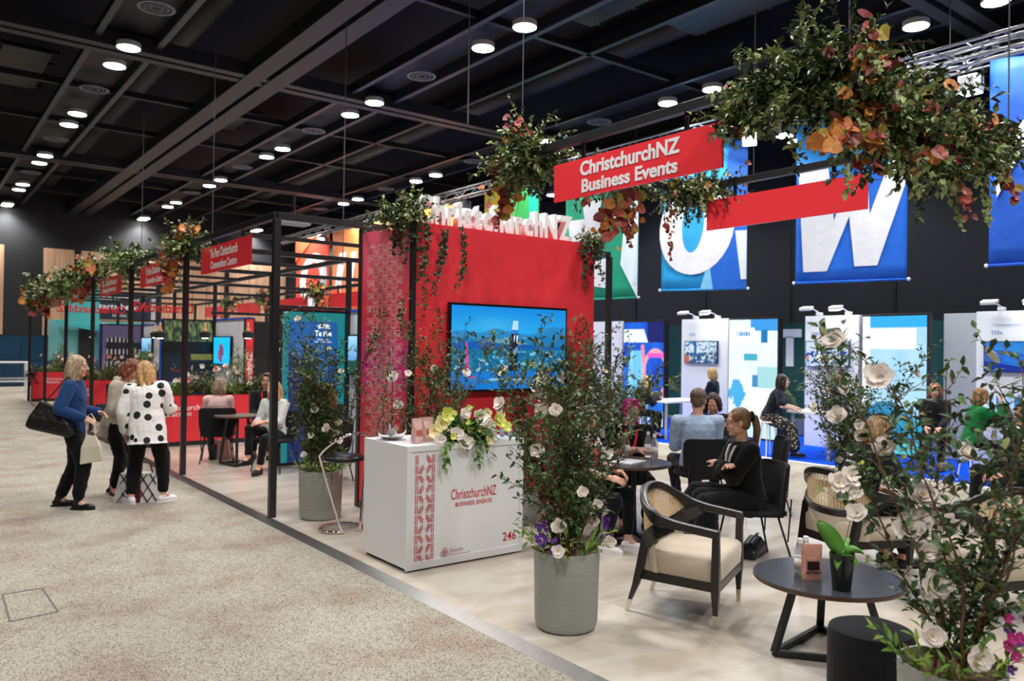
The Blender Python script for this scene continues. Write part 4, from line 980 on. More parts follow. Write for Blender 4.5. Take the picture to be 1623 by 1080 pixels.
# ================================================================ garlands
GM = [leafmat('3a5226'), leafmat('6c8444', .4, 'a8b47c'), leafmat('2c3e22'), mat('leaf_orange', hexc('c86a34'), .55, noise=(20, hexc('d89848'), .2)), mat('leaf_burgundy', hexc('6a2028'), .5, noise=(25, hexc('8c3830'), .2)),
      mat('leaf_coral', hexc('d07868'), .55, noise=(25, hexc('b84840'), .2)), mat('leaf_mustard', hexc('9a8434'), .55, noise=(20, hexc('c0a848'), .2)), leafmat('a8b878', .5)]
def garland(path, label, rad=.25, n=60, leaf=.055, reds=(), cat='garland', trails=(), rl=.045, warm=.0, spikes=(), loc=None, name='flower_garland', sizes=None, green=(0, 1, 2)):
    """path: world points the greenery follows; reds: (point, count, spread) clusters of warm round leaves; trails: (start, length, kind)"""
    P = [np.array(p, float) for p in path]; o_ = P[0] if loc is None else np.array(loc)
    t = thing(name, label, cat, tuple(o_)); Lf = Leaves(); st = MB(); T = [p - o_ for p in P]
    seg = [np.linalg.norm(b - a) for a, b in zip(T, T[1:])]; tot = sum(seg) if seg else 0
    def at(f):
        if not seg: return T[0]
        s = f * tot
        for a, b, l in zip(T, T[1:], seg):
            if s <= l: return a + (b - a) * s / l
            s -= l
        return T[-1]
    for k in range(n):
        f = rng.random(); c = at(f); rr = rad * (sizes(f) if sizes else 1)
        d = unit(rv(1) * np.array([1, 1, .75])); l = rr * rng.uniform(.45, 1.15); q0 = c + rv(.25) * rr * .4
        pts = [q0]; dd = d
        m_ = max(4, int(l / .035)); mi = green[0] if rng.random() < .5 else green[1] if rng.random() < .6 else green[2]
        for j in range(m_):
            dd = unit(dd + rv(.12) + np.array([0, 0, -.04])); pts.append(pts[-1] + dd * l / m_)
            for _ in range(2): Lf.leaf(pts[-1], unit(dd * .6 + rv(.6)), leaf * rng.uniform(.6, 1.1), leaf * .55, mi if rng.random() < .8 else 7)
        if warm and rng.random() < warm: Lf.round(pts[-1], unit(d + CAMD), rl * rng.uniform(.6, 1.1), int(rng.choice([3, 4, 5, 6])))
        if k % 2 == 0: st.tube([tuple(x) for x in pts], .003, 4)
    for pt, c, sp in reds:
        pt = np.array(pt) - o_
        for k in range(int(c * 2.1)):
            q = pt + rv(1) * np.array(sp); Lf.round(q, unit(CAMD + rv(.5)), rl * rng.uniform(.5, 1.2), int(rng.choice([3, 3, 4, 4, 5, 5, 6])))
    for pt, ln, kd in trails:
        q = np.array(pt, float) - o_; pts = [q]; dd = np.array([rng.normal(0, .15), rng.normal(0, .15), -1.]); m_ = int(ln / .035)
        for j in range(m_):
            dd = unit(dd + rv(.14) + np.array([0, 0, -.25])); pts.append(pts[-1] + dd * .035)
            w_ = 1 if j < m_ * .7 else .7
            for _ in range(3 if kd == 'ivy' else 2):
                if kd == 'ivy': Lf.star(pts[-1] + rv(.02), unit(CAMD + rv(.45)), .034 * w_ * rng.uniform(.6, 1.2), 2 if rng.random() < .6 else 0)
                elif kd == 'red': Lf.round(pts[-1] + rv(.018), unit(CAMD + rv(.5)), rl * .8 * w_ * rng.uniform(.5, 1.1), int(rng.choice([3, 4, 5, 5, 4, 6])))
                else: Lf.round(pts[-1] + rv(.012), unit(CAMD + rv(.5)), .022 * rng.uniform(.6, 1.1), 7)
        st.tube([tuple(x) for x in pts], .0025, 4)
    for pt, ln, dr in spikes:
        q = np.array(pt, float) - o_; pts = [q]; dd = np.array(dr, float); m_ = int(ln / .03)
        for j in range(m_):
            dd = unit(dd + rv(.10)); pts.append(pts[-1] + dd * .03)
            for _ in range(2 if j < m_ * .75 else 1): Lf.leaf(pts[-1], unit(dd * .5 + rv(.7)), leaf * rng.uniform(.5, 1), leaf * .5, 1 if rng.random() < .6 else 7)
        st.tube([tuple(x) for x in pts], .004, 4)
    Lf.build('foliage', GM, t); st.build('stem', STEM, t); return t
# great garland over the near corner of the raised frame
x4 = lambda px, py, x=4.6: tuple(atx(px, py, x))
yN = lambda px, py, y=2.56: tuple(aty(px, py, y))
garland([x4(1155, 178), x4(1240, 140), (4.62, 2.75, 3.62), yN(1400, 185), yN(1480, 220), yN(1560, 255), (6.9, 2.6, 3.5)], 'great garland of variegated greenery and copper leaves over the near corner of the raised frame', .38, 760, .068,
        reds=[(yN(1372, 110), 26, (.07, .05, .13)), (yN(1395, 175), 26, (.09, .06, .12)), (yN(1365, 215), 14, (.1, .05, .05)), (yN(1330, 220), 16, (.12, .05, .05)), (yN(1455, 215), 26, (.12, .08, .08)), (yN(1540, 205), 16, (.15, .08, .05)), (yN(1480, 235), 16, (.12, .06, .06)), (yN(1330, 65), 0, (.1, .1, .1)), (yN(1592, 250), 10, (.05, .05, .1)), (yN(1420, 190), 12, (.15, .05, .15)), (yN(1390, 130), 14, (.12, .06, .08))],
        trails=[(yN(1520, 265), .42, 'red'), (yN(1520, 300), .34, 'dot'), (yN(1590, 265), .32, 'red'), (yN(1570, 300), .3, 'dot'), (yN(1450, 285), .14, 'dot'), (yN(1340, 255), .22, 'dot'), (yN(1560, 290), .28, 'dot')],
        spikes=[(x4(1262, 90), .52, (.03, -.02, 1)), (x4(1262, 60), .3, (.25, -.12, .9)), (yN(1365, 90), .2, (.02, 0, 1)), (yN(1450, 125), .22, (.8, -.4, .35)), (x4(1170, 190), .15, (-.4, .5, .3))], rl=.052, warm=.03,
        sizes=lambda f: .55 + .75 * math.sin(math.pi * min(1, f * 1.15 + .06)))
# left end of the raised frame
garland([(4.6, 5.72, 3.64), (4.62, 5.95, 3.56), (4.85, 5.9, 3.6)], 'garland ball with a tall leafy spike left of the large red sign', .36, 300, .062,
        reds=[(tuple(atx(795, 280, 4.6)), 22, (.07, .07, .12)), (tuple(atx(822, 205, 4.6)), 10, (.07, .07, .05)), (tuple(atx(800, 320, 4.6)), 10, (.05, .05, .08))], trails=[(tuple(atx(800, 310, 4.6)), .35, 'red'), (tuple(atx(775, 290, 4.6)), .2, 'dot')],
        spikes=[(tuple(atx(825, 230, 4.6)), .48, (-.03, .02, 1)), (tuple(atx(850, 200, 4.6)), .22, (.6, -.4, .4)), (tuple(atx(780, 260, 4.6)), .2, (-.5, .5, .6))], rl=.05)
garland([(5.35, 5.9, 3.58), (5.9, 5.9, 3.56), (6.2, 5.9, 3.58)], 'garland of copper and wine leaves hanging just below the large red sign', .3, 170, .058,
        reds=[(tuple(aty(985, 325, 5.9)), 28, (.16, .06, .12)), (tuple(aty(965, 350, 5.9)), 10, (.05, .05, .12))], trails=[(tuple(aty(1000, 330, 5.9)), .35, 'red'), (tuple(aty(985, 330, 5.9)), .45, 'red'), (tuple(aty(960, 330, 5.9)), .3, 'red')], rl=.055)
garland([(6.75, 5.9, 3.58), (7.0, 5.9, 3.6), (7.0, 5.4, 3.6)], 'garland with small coral leaves at the far right corner of the raised frame', .36, 230, .055,
        reds=[(tuple(aty(1080, 290, 5.9)), 20, (.14, .08, .08))], trails=[(tuple(aty(1060, 340, 5.9)), .5, 'red')], rl=.04, warm=.12)
# ivy on the red wall
garland([(4.0, 7.4, 3.12), (4.03, 7.15, 3.2), (4.12, 6.92, 3.12)], 'bushy ivy trailing from the top left corner of the red wall', .24, 120, .06, trails=[((4.18, 6.86, 3.05), .95, 'ivy'), ((4.36, 6.86, 3.02), .42, 'ivy'), ((4.42, 6.85, 3.0), .72, 'ivy'), ((4.62, 6.86, 3.05), .72, 'ivy'), ((4.02, 6.95, 3.05), .45, 'ivy'), ((4.02, 7.1, 3.05), .32, 'ivy'), ((4.02, 7.25, 3.0), .25, 'ivy'), ((4.1, 6.86, 3.05), .4, 'ivy')], name='ivy_cluster', cat='ivy')
garland([(6.4, 6.93, 3.1), (6.55, 6.9, 3.12), (6.68, 6.95, 3.1)], 'ivy trailing from the top right corner of the red wall', .17, 70, .05, trails=[((6.38, 6.86, 3.05), .75, 'ivy'), ((6.5, 6.86, 3.05), .5, 'ivy'), ((6.6, 6.86, 3.05), .85, 'ivy'), ((6.3, 6.86, 3.05), .35, 'ivy')], name='ivy_cluster', cat='ivy')
# along the left frame
def pf(px, py): return tuple(atx(px, py, 3.07))
garland([pf(285, 385), pf(305, 385)], 'ball of coral flowers and grey green leaves between the two convention centre signs', .36, 130, .07, reds=[(pf(272, 415), 26, (.06, .12, .14)), (pf(290, 375), 12, (.08, .16, .1)), (pf(280, 400), 10, (.06, .15, .1)), (pf(300, 370), 10, (.06, .12, .06))], trails=[(pf(275, 420), .4, 'red'), (pf(285, 430), .3, 'dot')], rl=.075)
garland([pf(185, 412), pf(220, 410)], 'green leafy garland left of the second red sign', .42, 120, .085, reds=[(pf(192, 430), 4, (.06, .2, .1))], rl=.07, trails=[(pf(190, 432), .3, 'dot'), (pf(197, 440), .3, 'dot')])
garland([pf(128, 440), pf(148, 430)], 'peach flower garland over the fourth bay of the left frame', .42, 100, .10, reds=[(pf(140, 432), 30, (.06, .35, .15))], rl=.10, trails=[(pf(141, 445), .5, 'red'), (pf(148, 455), .4, 'dot')])
garland([pf(95, 450), pf(115, 445)], 'yellow green leafy garland farther along the left frame', .45, 90, .12, rl=.12, green=(1, 1, 0), reds=[(pf(118, 442), 5, (.06, .5, .1))])
garland([pf(55, 463), pf(80, 457)], 'farthest garland of pink and orange leaves at the end of the left frame', .5, 80, .13, reds=[(pf(62, 470), 34, (.1, 1.1, .25)), (pf(50, 463), 10, (.1, 1., .1))], rl=.13, trails=[(pf(75, 470), .6, 'red')])
# rear frame flower balls
for px, y, x, lb in ((507, 16.5, 7.9, 'green and blush flower ball on the rear frame before the orange banner'), (421, 21.3, 7.9, 'small leafy ball on the rear frame beside the post'), (366, 24.65, 7.9, 'leafy ball with small flowers on the rear frame behind the pendants')):
    yy = atx(px, 460, 7.9).y
    garland([(7.9, yy, 3.12), (7.9, yy + .2, 3.1)], lb, .36 if px == 507 else .32, 60, .09, reds=[((7.9, yy - .25, 2.9), 8, (.1, .15, .15))], rl=.07, trails=[((7.85, yy, 3.0), .45, 'ivy')])

# ================================================================ white counter
CX, CY = 3.17, 5.46
ct = thing('counter', 'white reception counter printed ChristchurchNZ Business Events, standing at the stand edge', 'counter', (CX, CY, 0))
CH = 1.0; CW = 1.17; CD = .72
MB().box((CW / 2, CD / 2, CH / 2 + .015), (CW, CD, CH - .03)).build('body', WHITEP, ct, bevel=.004)
MB().box((CW / 2, CD / 2 + .01, .007), (CW - .06, CD - .06, .014)).build('plinth', BLACKM, ct)
mb = MB()
for c, d in (((CW / 2, -.007, CH - .024), (CW, .0138, .044)), ((CW / 2, -.007, .045), (CW, .0138, .058)), ((.018, -.0072, CH / 2 + .014), (.035, .0138, CH - .122)), ((CW - .018, -.0072, CH / 2 + .014), (.035, .0138, CH - .122))): mb.box(c, d)
mb.build('front_rim', WHITEP, ct)
mb = MB(); nseg = 11; sh = .875 / nseg; y_ = -.0035
def arcx(cx, cz, r, a0, a1, w_):
    vs_ = []; A = np.linspace(a0, a1, 8)
    for a in A:
        for q in (-w_, w_): vs_.append((cx + (r * .054 + q) * math.cos(a), y_, cz + (r * .072 + q) * math.sin(a)))
    mb.add(vs_, [(2 * i, 2 * i + 1, 2 * i + 3, 2 * i + 2) for i in range(7)])
for k in range(nseg):
    z0 = .05 + k * sh
    for x in (.088, .105, .240, .257): mb.add([(x - .0035, y_, z0 + .004), (x + .0035, y_, z0 + .004), (x + .0035, y_, z0 + sh - .004), (x - .0035, y_, z0 + sh - .004)], [(0, 1, 2, 3)])
    if k % 2 == 0 and k < nseg - 1:
        for r in (.6, .8, 1.):
            arcx(.170, z0 + sh, r, math.pi * .56, math.pi * .96, .0032); arcx(.170, z0 + sh, r, math.pi * 1.04, math.pi * 1.44, .0032)
    if k % 2 == 0:
        for r in (.6, .8, 1.): arcx(.176, z0, r, math.pi * .04, math.pi * .44, .0032)
    if k % 2 == 1:
        for r in (.6, .8, 1.): arcx(.176, z0 + sh, r, -math.pi * .44, -math.pi * .04, .0032)
mb.build('printed_border', REDL, ct)
FM = lambda x, z: frameM((x, -.004, z), (1, 0, 0), (0, -1, 0))
lettering('ChristchurchNZ', .46, .085, FM(.655, .575), REDL, ct, extrude=.0006, bold=-.002)
lettering('BUSINESS EVENTS', .37, .036, FM(.655, .49), REDL, ct, extrude=.0006, bold=.006, space=1.08)
lettering('246', .145, .075, FM(1.035, .16), REDL, ct, extrude=.0006, bold=.005)
lettering('Ōtautahi\nChristchurch', .21, .075, FM(.52, .105), mat('pale_red_print', hexc('c8808a'), .6), ct, extrude=.0006, bold=-.008, align='LEFT')
mb = MB()
for cx, cz, r in ((.352, .10, .026), (.378, .10, .026), (.372, .128, .022)):
    for rr in (r, r * .72, r * .45): mb.tube([(cx + rr * math.cos(a), -.005, cz + rr * math.sin(a)) for a in np.linspace(0, 2 * math.pi, 17)[:-1]], .0013, 4, closed=True)
mb.build('emblem', MATS['pale_red_print'], ct)
# things on the counter
Z1 = CH + .001
def cpt(x, y): return (CX + x, CY + y, Z1)
fb = thing('fishbowl', 'round clear glass fishbowl with a few cards on the counter', 'bowl', cpt(.12, .46))
MB().lathe([(.06, 0), (.10, .02), (.128, .08), (.128, .13), (.10, .19), (.075, .21), (.085, .222), (.078, .222), (.066, .21), (.093, .185), (.12, .13), (.12, .08), (.092, .026), (.05, .01)], 32).build('bowl', GLASS, fb, smooth=True)
for k in range(5):
    tag(MB().box((0, 0, 0), (.085, .05, .001), rot=(.5 + k * .3, .3 * k, k)).build('business_card', mat('card_pink', hexc('f0a898'), .6) if k % 2 else WHITEP, fb, loc=(.02 * math.cos(k * 2), .03 * math.sin(k * 2), .04 + .012 * k)))
PACKM = mat('clear_pink_pack', hexc('f8dcd6'), .15, trans=.55, noise=(25, hexc('e8b0a8'), .3))
pk = None
def packet(loc, rz, label, m=PACKM, cap='ffffff', s=1., wordc='c86a60'):
    t = thing('drink_pouch', label, 'pouch', loc, rz)
    MB().rings([[(x * w_ * s, y * d_ * s, z * s) for x, y in ((-1, 0), (-.7, -1), (.7, -1), (1, 0), (.7, 1), (-.7, 1))] for z, w_, d_ in ((0, .058, .028), (.03, .06, .030), (.12, .06, .02), (.17, .062, .008), (.205, .063, .002))]).build('pouch', m, t, smooth=False)
    MB().box((0, -.031 * s, .085 * s), (.07 * s, .002, .05 * s)).build('label_panel', mat('label_' + wordc, hexc(wordc), .5), t)
    return t
packet(cpt(.17, .13), .25, 'left of the two pale pink clear pouches on the counter')
packet(cpt(.30, .18), .1, 'right of the two pale pink clear pouches on the counter')
fa = thing('flower_arrangement', 'arrangement of white lilies and lime green orchids spilling over the counter front', 'flowers', cpt(.62, .12))
Lf = Leaves(); st = MB()
for k in range(130):
    d = unit(np.array([rng.normal(0, 1.2), rng.normal(-.3, .5), rng.uniform(-.1, .8)])); l = rng.uniform(.08, .27)
    for j in range(4): Lf.leaf(np.array([0, .0, .03]) + d * l * (j + 1) / 4, unit(d + rv(.4)), .085, .032, int(rng.integers(0, 3)))
for (x, ln) in ((-.28, .26), (-.25, .2), (.02, .22), (.08, .26), (.12, .2), (-.12, .1)):
    q = np.array([x, -.15, .02])
    for j in range(int(ln / .025)):
        q = q + np.array([rng.normal(0, .008), -.002, -.025 if j > 1 else 0]); Lf.leaf(q, unit(np.array([rng.normal(0, .6), -.5, -.6])), .07, .035, int(rng.integers(0, 2)))
for k in range(6): q = np.array([.22 + .03 * k, -.03 - .02 * k, .03 - .03 * max(0, k - 2)]); Lf.leaf(q, unit(np.array([.6, -.3, -.2]) + rv(.3)), .08, .018, 1)
Lf.build('foliage', [leafmat('4c7a34', .35), leafmat('7aa04c', .4), leafmat('355c2c', .35)], fa)
MB().box((0, 0, .02), (.36, .12, .04)).build('floral_tray', leafmat('355c2c'), fa)
for x, y, z, r, k in ((-.26, -.05, .16, .07, 'y'), (-.20, -.05, .22, .07, 'l'), (-.33, -.06, .10, .06, 'y'), (-.14, -.10, .07, .06, 'w'), (-.08, -.13, .0, .075, 'w'), (-.30, -.1, .03, .05, 'w'), (.0, -.05, .16, .04, 'l'), (.12, -.06, .19, .075, 'w'), (.18, -.10, .12, .07, 'w'), (.10, -.10, .10, .05, 'y'), (.20, -.12, .05, .04, 'y'), (.30, -.08, .14, .07, 'l'), (.36, -.08, .10, .07, 'l'), (.05, .0, .27, .03, 'l'), (.0, -.02, .23, .05, 'w'), (-.2, -.14, .05, .03, 'l'), (.15, -.16, -.0, .05, 'y'), (.33, -.05, .20, .06, 'y'), (-.02, -.12, .09, .035, 'l'), (.22, -.02, .22, .05, 'y'), (-.05, -.06, .12, .035, 'l')):
    flower(k, (x, y, z), r, fa, (x * .8, -1, .45 + rng.normal(0, .2)))
BOTM = mat('bottle_clear', (.9, .93, .95), .05, trans=.85, ior=1.3)
bottle_proto = None
def bottle(loc, label, capc=(.85, .85, .87), s=1., group=None):
    global bottle_proto
    if bottle_proto is None:
        t = thing('water_bottle', label, 'bottle', loc, 0, group)
        MB().lathe([(.028, 0), (.032, .008), (.032, .12), (.026, .15), (.014, .175), (.013, .185)], 20).build('bottle_body', BOTM, t, smooth=True)
        MB().lathe([(.015, .183), (.015, .208), (.012, .21)], 14).build('bottle_cap', mat('cap_silver', capc, .4), t, smooth=True, auto=True)
        MB().lathe([(.0326, .04), (.0326, .10)], 20).build('bottle_label', mat('bottle_print', (.75, .72, .70), .4), t, smooth=True)
        bottle_proto = t; return t
    o = copy_tree(bottle_proto); o.location = loc; o.scale = (s, s, s); o['label'] = label
    if group: o['group'] = group
    return o
bottle(cpt(.78, .38), 'clear water bottle standing behind the flowers on the counter')
for k in range(4):
    t = thing('sanitiser_bottle', ('nearest', 'second', 'third', 'farthest')[k] + ' of the small pink capped bottles at the counter end', 'bottle', cpt(1.12 - k * .048, .12 + k * .05), 0, 'small pink capped bottles on the counter')
    MB().lathe([(.018, 0), (.02, .005), (.02, .07), (.012, .085)], 14).build('bottle_body', mat('blue_clear', (.45, .6, .8), .1, trans=.5), t, smooth=True)
    MB().lathe([(.013, .084), (.013, .11), (.008, .113)], 12).build('bottle_cap', mat('pink_cap', hexc('e05868'), .4), t, smooth=True, auto=True)
tag(MB().box((0, 0, .07), (.2, .015, .14), rot=(-.25, 0, .3)).build('tablet_stand', mat('dark_navy', (.01, .012, .03), .3), None, loc=cpt(.92, .40)), 'dark tablet on a stand behind the flowers at the right of the counter', 'tablet')

# ================================================================ seating and tables
def legs4(mb_f, parent, pts, name='leg', m=BLACKM):
    for a, b in pts: MB().tube([a, b], .011, 8).build(name, m, parent, smooth=True)
def shell_chair(loc, rz, label, group='black fabric shell chairs'):
    """black upholstered chair facing local +Y"""
    t = thing('black_chair', label, 'chair', loc, rz, group); t.scale = (1.08, 1, 1)
    # curved backrest with rounded shoulders
    rs = []
    for z, w_, yb, cv in ((.40, .19, -.20, .05), (.48, .225, -.215, .07), (.58, .24, -.225, .08), (.70, .245, -.24, .085), (.79, .245, -.25, .08), (.83, .225, -.255, .07), (.84, .18, -.257, .06)):
        ring = []
        for k in range(7): x = -w_ + 2 * w_ * k / 6; ring.append((x, yb + cv * (x / w_) ** 2, z))
        for k in range(6, -1, -1): x = -w_ + 2 * w_ * k / 6; ring.append((x, yb + cv * (x / w_) ** 2 - .035, z))
        rs.append(ring)
    o = MB().rings(rs).build('backrest', BFAB, t, smooth=True, auto=True); 
    rs = []
    for y, w_, z in ((-.22, .18, .445), (-.1, .225, .44), (.05, .235, .445), (.18, .225, .455), (.24, .18, .45)):
        rs.append([(-w_, y, z), (-w_ * .6, y, z + .022), (w_ * .6, y, z + .022), (w_, y, z), (w_, y, z - .03), (w_ * .6, y, z - .045), (-w_ * .6, y, z - .045), (-w_, y, z - .03)])
    MB().rings(rs).build('seat', BFAB, t, smooth=True, auto=True)
    for x, y0, x1, y1 in ((-.17, .16, -.22, .23), (.17, .16, .22, .23), (-.16, -.15, -.22, -.26), (.16, -.15, .22, -.26)):
        MB().tube([(x, y0, .41), (x1, y1, 0)], .009, 8).build('leg', BLACKM, t, smooth=True)
    mb = MB(); mb.tube([(-.18, .17, .40), (.18, .17, .40)], .008, 6); mb.tube([(-.17, -.16, .40), (.17, -.16, .40)], .008, 6)
    for s in (-1, 1): mb.tube([(s * .2, -.22, .2 + .0), (s * .215, -.24, .56)], .007, 6)
    mb.build('seat_frame', BLACKM, t); return t
def D(deg): return math.radians(deg) - math.pi / 2      # a facing direction in world degrees -> rotation of local +Y
C_pink = (3.85, 12.35, 0)
chairs = {
 'pink': ((3.83, 12.28), 70, 'black chair seating the woman in the pink shirt, its back to the aisle'),
 'grey': ((4.24, 11.0), 215, 'black chair under the woman in the pale grey cardigan'),
 'redhair': ((4.5, 9.8), 95, 'black chair under the woman with long reddish hair'),
 'pony': ((5.81, 4.13), 150, 'black chair seating the ponytailed woman beside the round dark table'),
 'blue': ((7.03, 5.68), 62, 'black chair with a wide back behind the man in the pale blue shirt'),
 'empty': ((7.68, 5.32), 135, 'black chair on thin legs behind the ponytailed woman, near the light carpet'),
 'pinkhair': ((6.06, 5.86), 250, 'black chair under the pink haired woman'),
 'print': ((5.0, 5.35), 300, 'black chair hidden behind the central camellia'),
 'cream': ((4.1, 20.3), 300, 'black chair under the seated woman in the cream jacket at the far booth')}
for k, (xy, ang, lb) in chairs.items(): shell_chair((*xy, 0), D(ang), lb)

def round_table(loc, label, r, h, spread=.30, rz=0., top=DARKTOP, kind='trestle'):
    t = thing('round_table', label, 'table', loc, rz)
    MB().lathe([(r - .008, h - .028), (r, h - .02), (r, h - .004)], 48).build('table_edge', WOODEDGE, t, smooth=True, auto=True)
    MB().lathe([(r - .002, h - .006), (r - .004, h)], 48).build('tabletop', top, t)
    b = spread
    for k in range(3):
        a = 2 * math.pi * k / 3
        pa = Vector((b * math.cos(a), b * math.sin(a), .022)); tp_ = Vector((.52 * r * math.cos(a), .52 * r * math.sin(a), h - .03))
        MB().tube([pa, tp_], 1, flat=(.022, .014)).build('leg', BLACKM, t)
        a2 = 2 * math.pi * (k + 1) / 3; MB().tube([pa, Vector((b * math.cos(a2), b * math.sin(a2), .022))], 1, flat=(.014, .018)).build('base_bar', BLACKM, t)
    return t
round_table((5.42, 5.22, 0), 'tall round dark table with bottles beside the pink haired woman', .40, .74, .30, .55)
c0 = G(1312, 913, .45)
round_table((c0.x, c0.y, 0), 'low round coffee table with an orchid in the right foreground', .43, .45, .36, 2.75)
round_table((3.98, 11.85, 0), 'round table between the women behind the black posts', .33, .74, .27, .2, top=mat('grey_brown_top', hexc('6a5c50'), .4))
tb2 = G(1065, 708, .5)
round_table((8.6, 8.6, 0), 'low dark round table with red apples behind the pink haired woman', .36, .5, .25, .3)
for k, (dx, dy) in enumerate(((-.16, .12), (-.05, .04), (.02, -.05))):
    t = thing('apple', ('leftmost', 'middle', 'rightmost')[k] + ' of three red apples on the low round table', 'apple', (8.6 + dx, 8.6 + dy, .5), 0, 'red apples on the low table')
    MB().lathe([(.008, .004), (.028, .003), (.043, .025), (.046, .045), (.035, .07), (.015, .075), (.004, .066)], 16).build('fruit', mat('apple_red', hexc('c02030'), .3), t, smooth=True)
    MB().tube([(0, 0, .066), (.004, 0, .088)], .002, 5).build('stalk', STEM, t)
# things on the tall round table
TZ = .7405
for k, (px, py) in enumerate(((992, 724), (1027, 722), (1037, 727))):
    b = G(px, py, .74); bottle((b.x, b.y, TZ), ('clear bottle before the pink haired woman', 'left of the two silver topped bottles on the tall table', 'right of the two silver topped bottles on the tall table')[k], s=1.12)
b = G(997, 722, .74)
tag(MB().box((0, 0, .006), (.30, .22, .006), rot=(0, 0, .35)).box((.015, .01, .0), (.33, .24, .006), rot=(0, 0, .3)).build('papers', mat('paper', (.75, .77, .8), .7), None, loc=(5.37, 5.19, TZ + .004)), 'white papers on a dark folder on the tall round table', 'papers')
# coffee table items
for k, (px, py) in enumerate(((1268, 912), (1277, 908))):
    b = G(px, py, .45); bottle((b.x, b.y, .4505), ('front', 'rear')[k] + ' clear bottle behind the pink pouch on the coffee table', s=1.05)
b = G(1286, 918, .45)
pk = packet((b.x, b.y, .4505), D(232) + math.pi, 'pink snack pouch printed with dark letters on the coffee table', mat('pouch_salmon', hexc('e8a890'), .5, noise=(12, hexc('d89888'), .3)), wordc='3a2424')
lettering('ARTISAN', .09, .018, frameM((0, -.034, .045), (1, 0, 0), (0, -1, 0)), mat('ink_dark', (.03, .02, .02), .6), pk, extrude=.0004, bold=.03)
b = G(1334, 935, .45)
oc = thing('potted_orchid', 'white orchid in a tall black pot on the coffee table', 'potted plant', (b.x, b.y, .4505))
MB().lathe([(.045, 0), (.05, .005), (.068, .2), (.068, .205), (.062, .205), (.06, .19), (.02, .185)], 24).build('pot', mat('pot_black', (.015, .015, .016), .3), oc, smooth=True, auto=True)
OL = mat('orchid_leaf', hexc('5f9a3c'), .35)
def bigleaf(p, d, ln, wd, droop, name='leaf', m=OL, face=False):
    p = np.array(p, float); d = unit(np.array(d, float)); a = unit(np.cross(d, [0, 0, 1.]) * (.35 if face else 1) + np.cross(d, [.61, .79, 0.]) * (1 if face else 0)); rs = []; q = p
    for i in range(9):
        f = i / 8; w_ = wd * (.35 + .65 * math.sin(math.pi * min(1, .15 + f * .85))) * (1 if f < 1 else .2) * .5
        if i == 8: w_ = wd * .06
        rs.append([tuple(q - a * w_ + np.array([0, 0, .015 * math.sin(math.pi * f)])), tuple(q + np.array([0, 0, -.004])), tuple(q + a * w_ + np.array([0, 0, .015 * math.sin(math.pi * f)])), tuple(q + np.array([0, 0, -.008]))])
        d = unit(d + np.array([0, 0, -droop])); q = q + d * ln / 8
    MB().rings(rs).build(name, m, oc, smooth=True)
ir = np.array([.79, -.61, 0.]); aw = np.array([.61, .79, 0.])
bigleaf((0, 0, .19), -ir * .55 + np.array([0, 0, .9]), .24, .095, .03, face=True); bigleaf((0, 0, .19), ir * .8 + np.array([0, 0, .6]), .13, .065, .12, face=True); bigleaf((0, 0, .19), ir * .6 - aw * .6 + np.array([0, 0, .3]), .11, .055, .2); bigleaf((0, 0, .19), -ir * .6 - aw * .7 + np.array([0, 0, .35]), .11, .05, .25)
bigleaf((0, 0, .19), ir * .4 + aw * .4 + np.array([0, 0, 1.]), .13, .05, .1)
sp_ = [np.array([0, 0, .2])]
for k in range(10): sp_.append(sp_[-1] + np.array([0, 0, .042]) + ir * (.010 if k < 6 else -.012))
MB().tube([tuple(x) for x in sp_], .003, 5).build('flower_stem', STEMG, oc)
for k, (s, z) in enumerate(((-.0, .0), (.05, .015), (.03, .075), (-.045, .035))): flower('w', tuple(sp_[-1] + ir * s + np.array([0, 0, z - .05]) - aw * .02), .062, oc, CAMD + rv(.2))
for k in range(4): MB().ell(tuple(sp_[-1] + ir * (.05 + .025 * k) + np.array([0, 0, .08 + .008 * k])), (.011, .011, .013)).build('bud', PETL, oc, smooth=True)

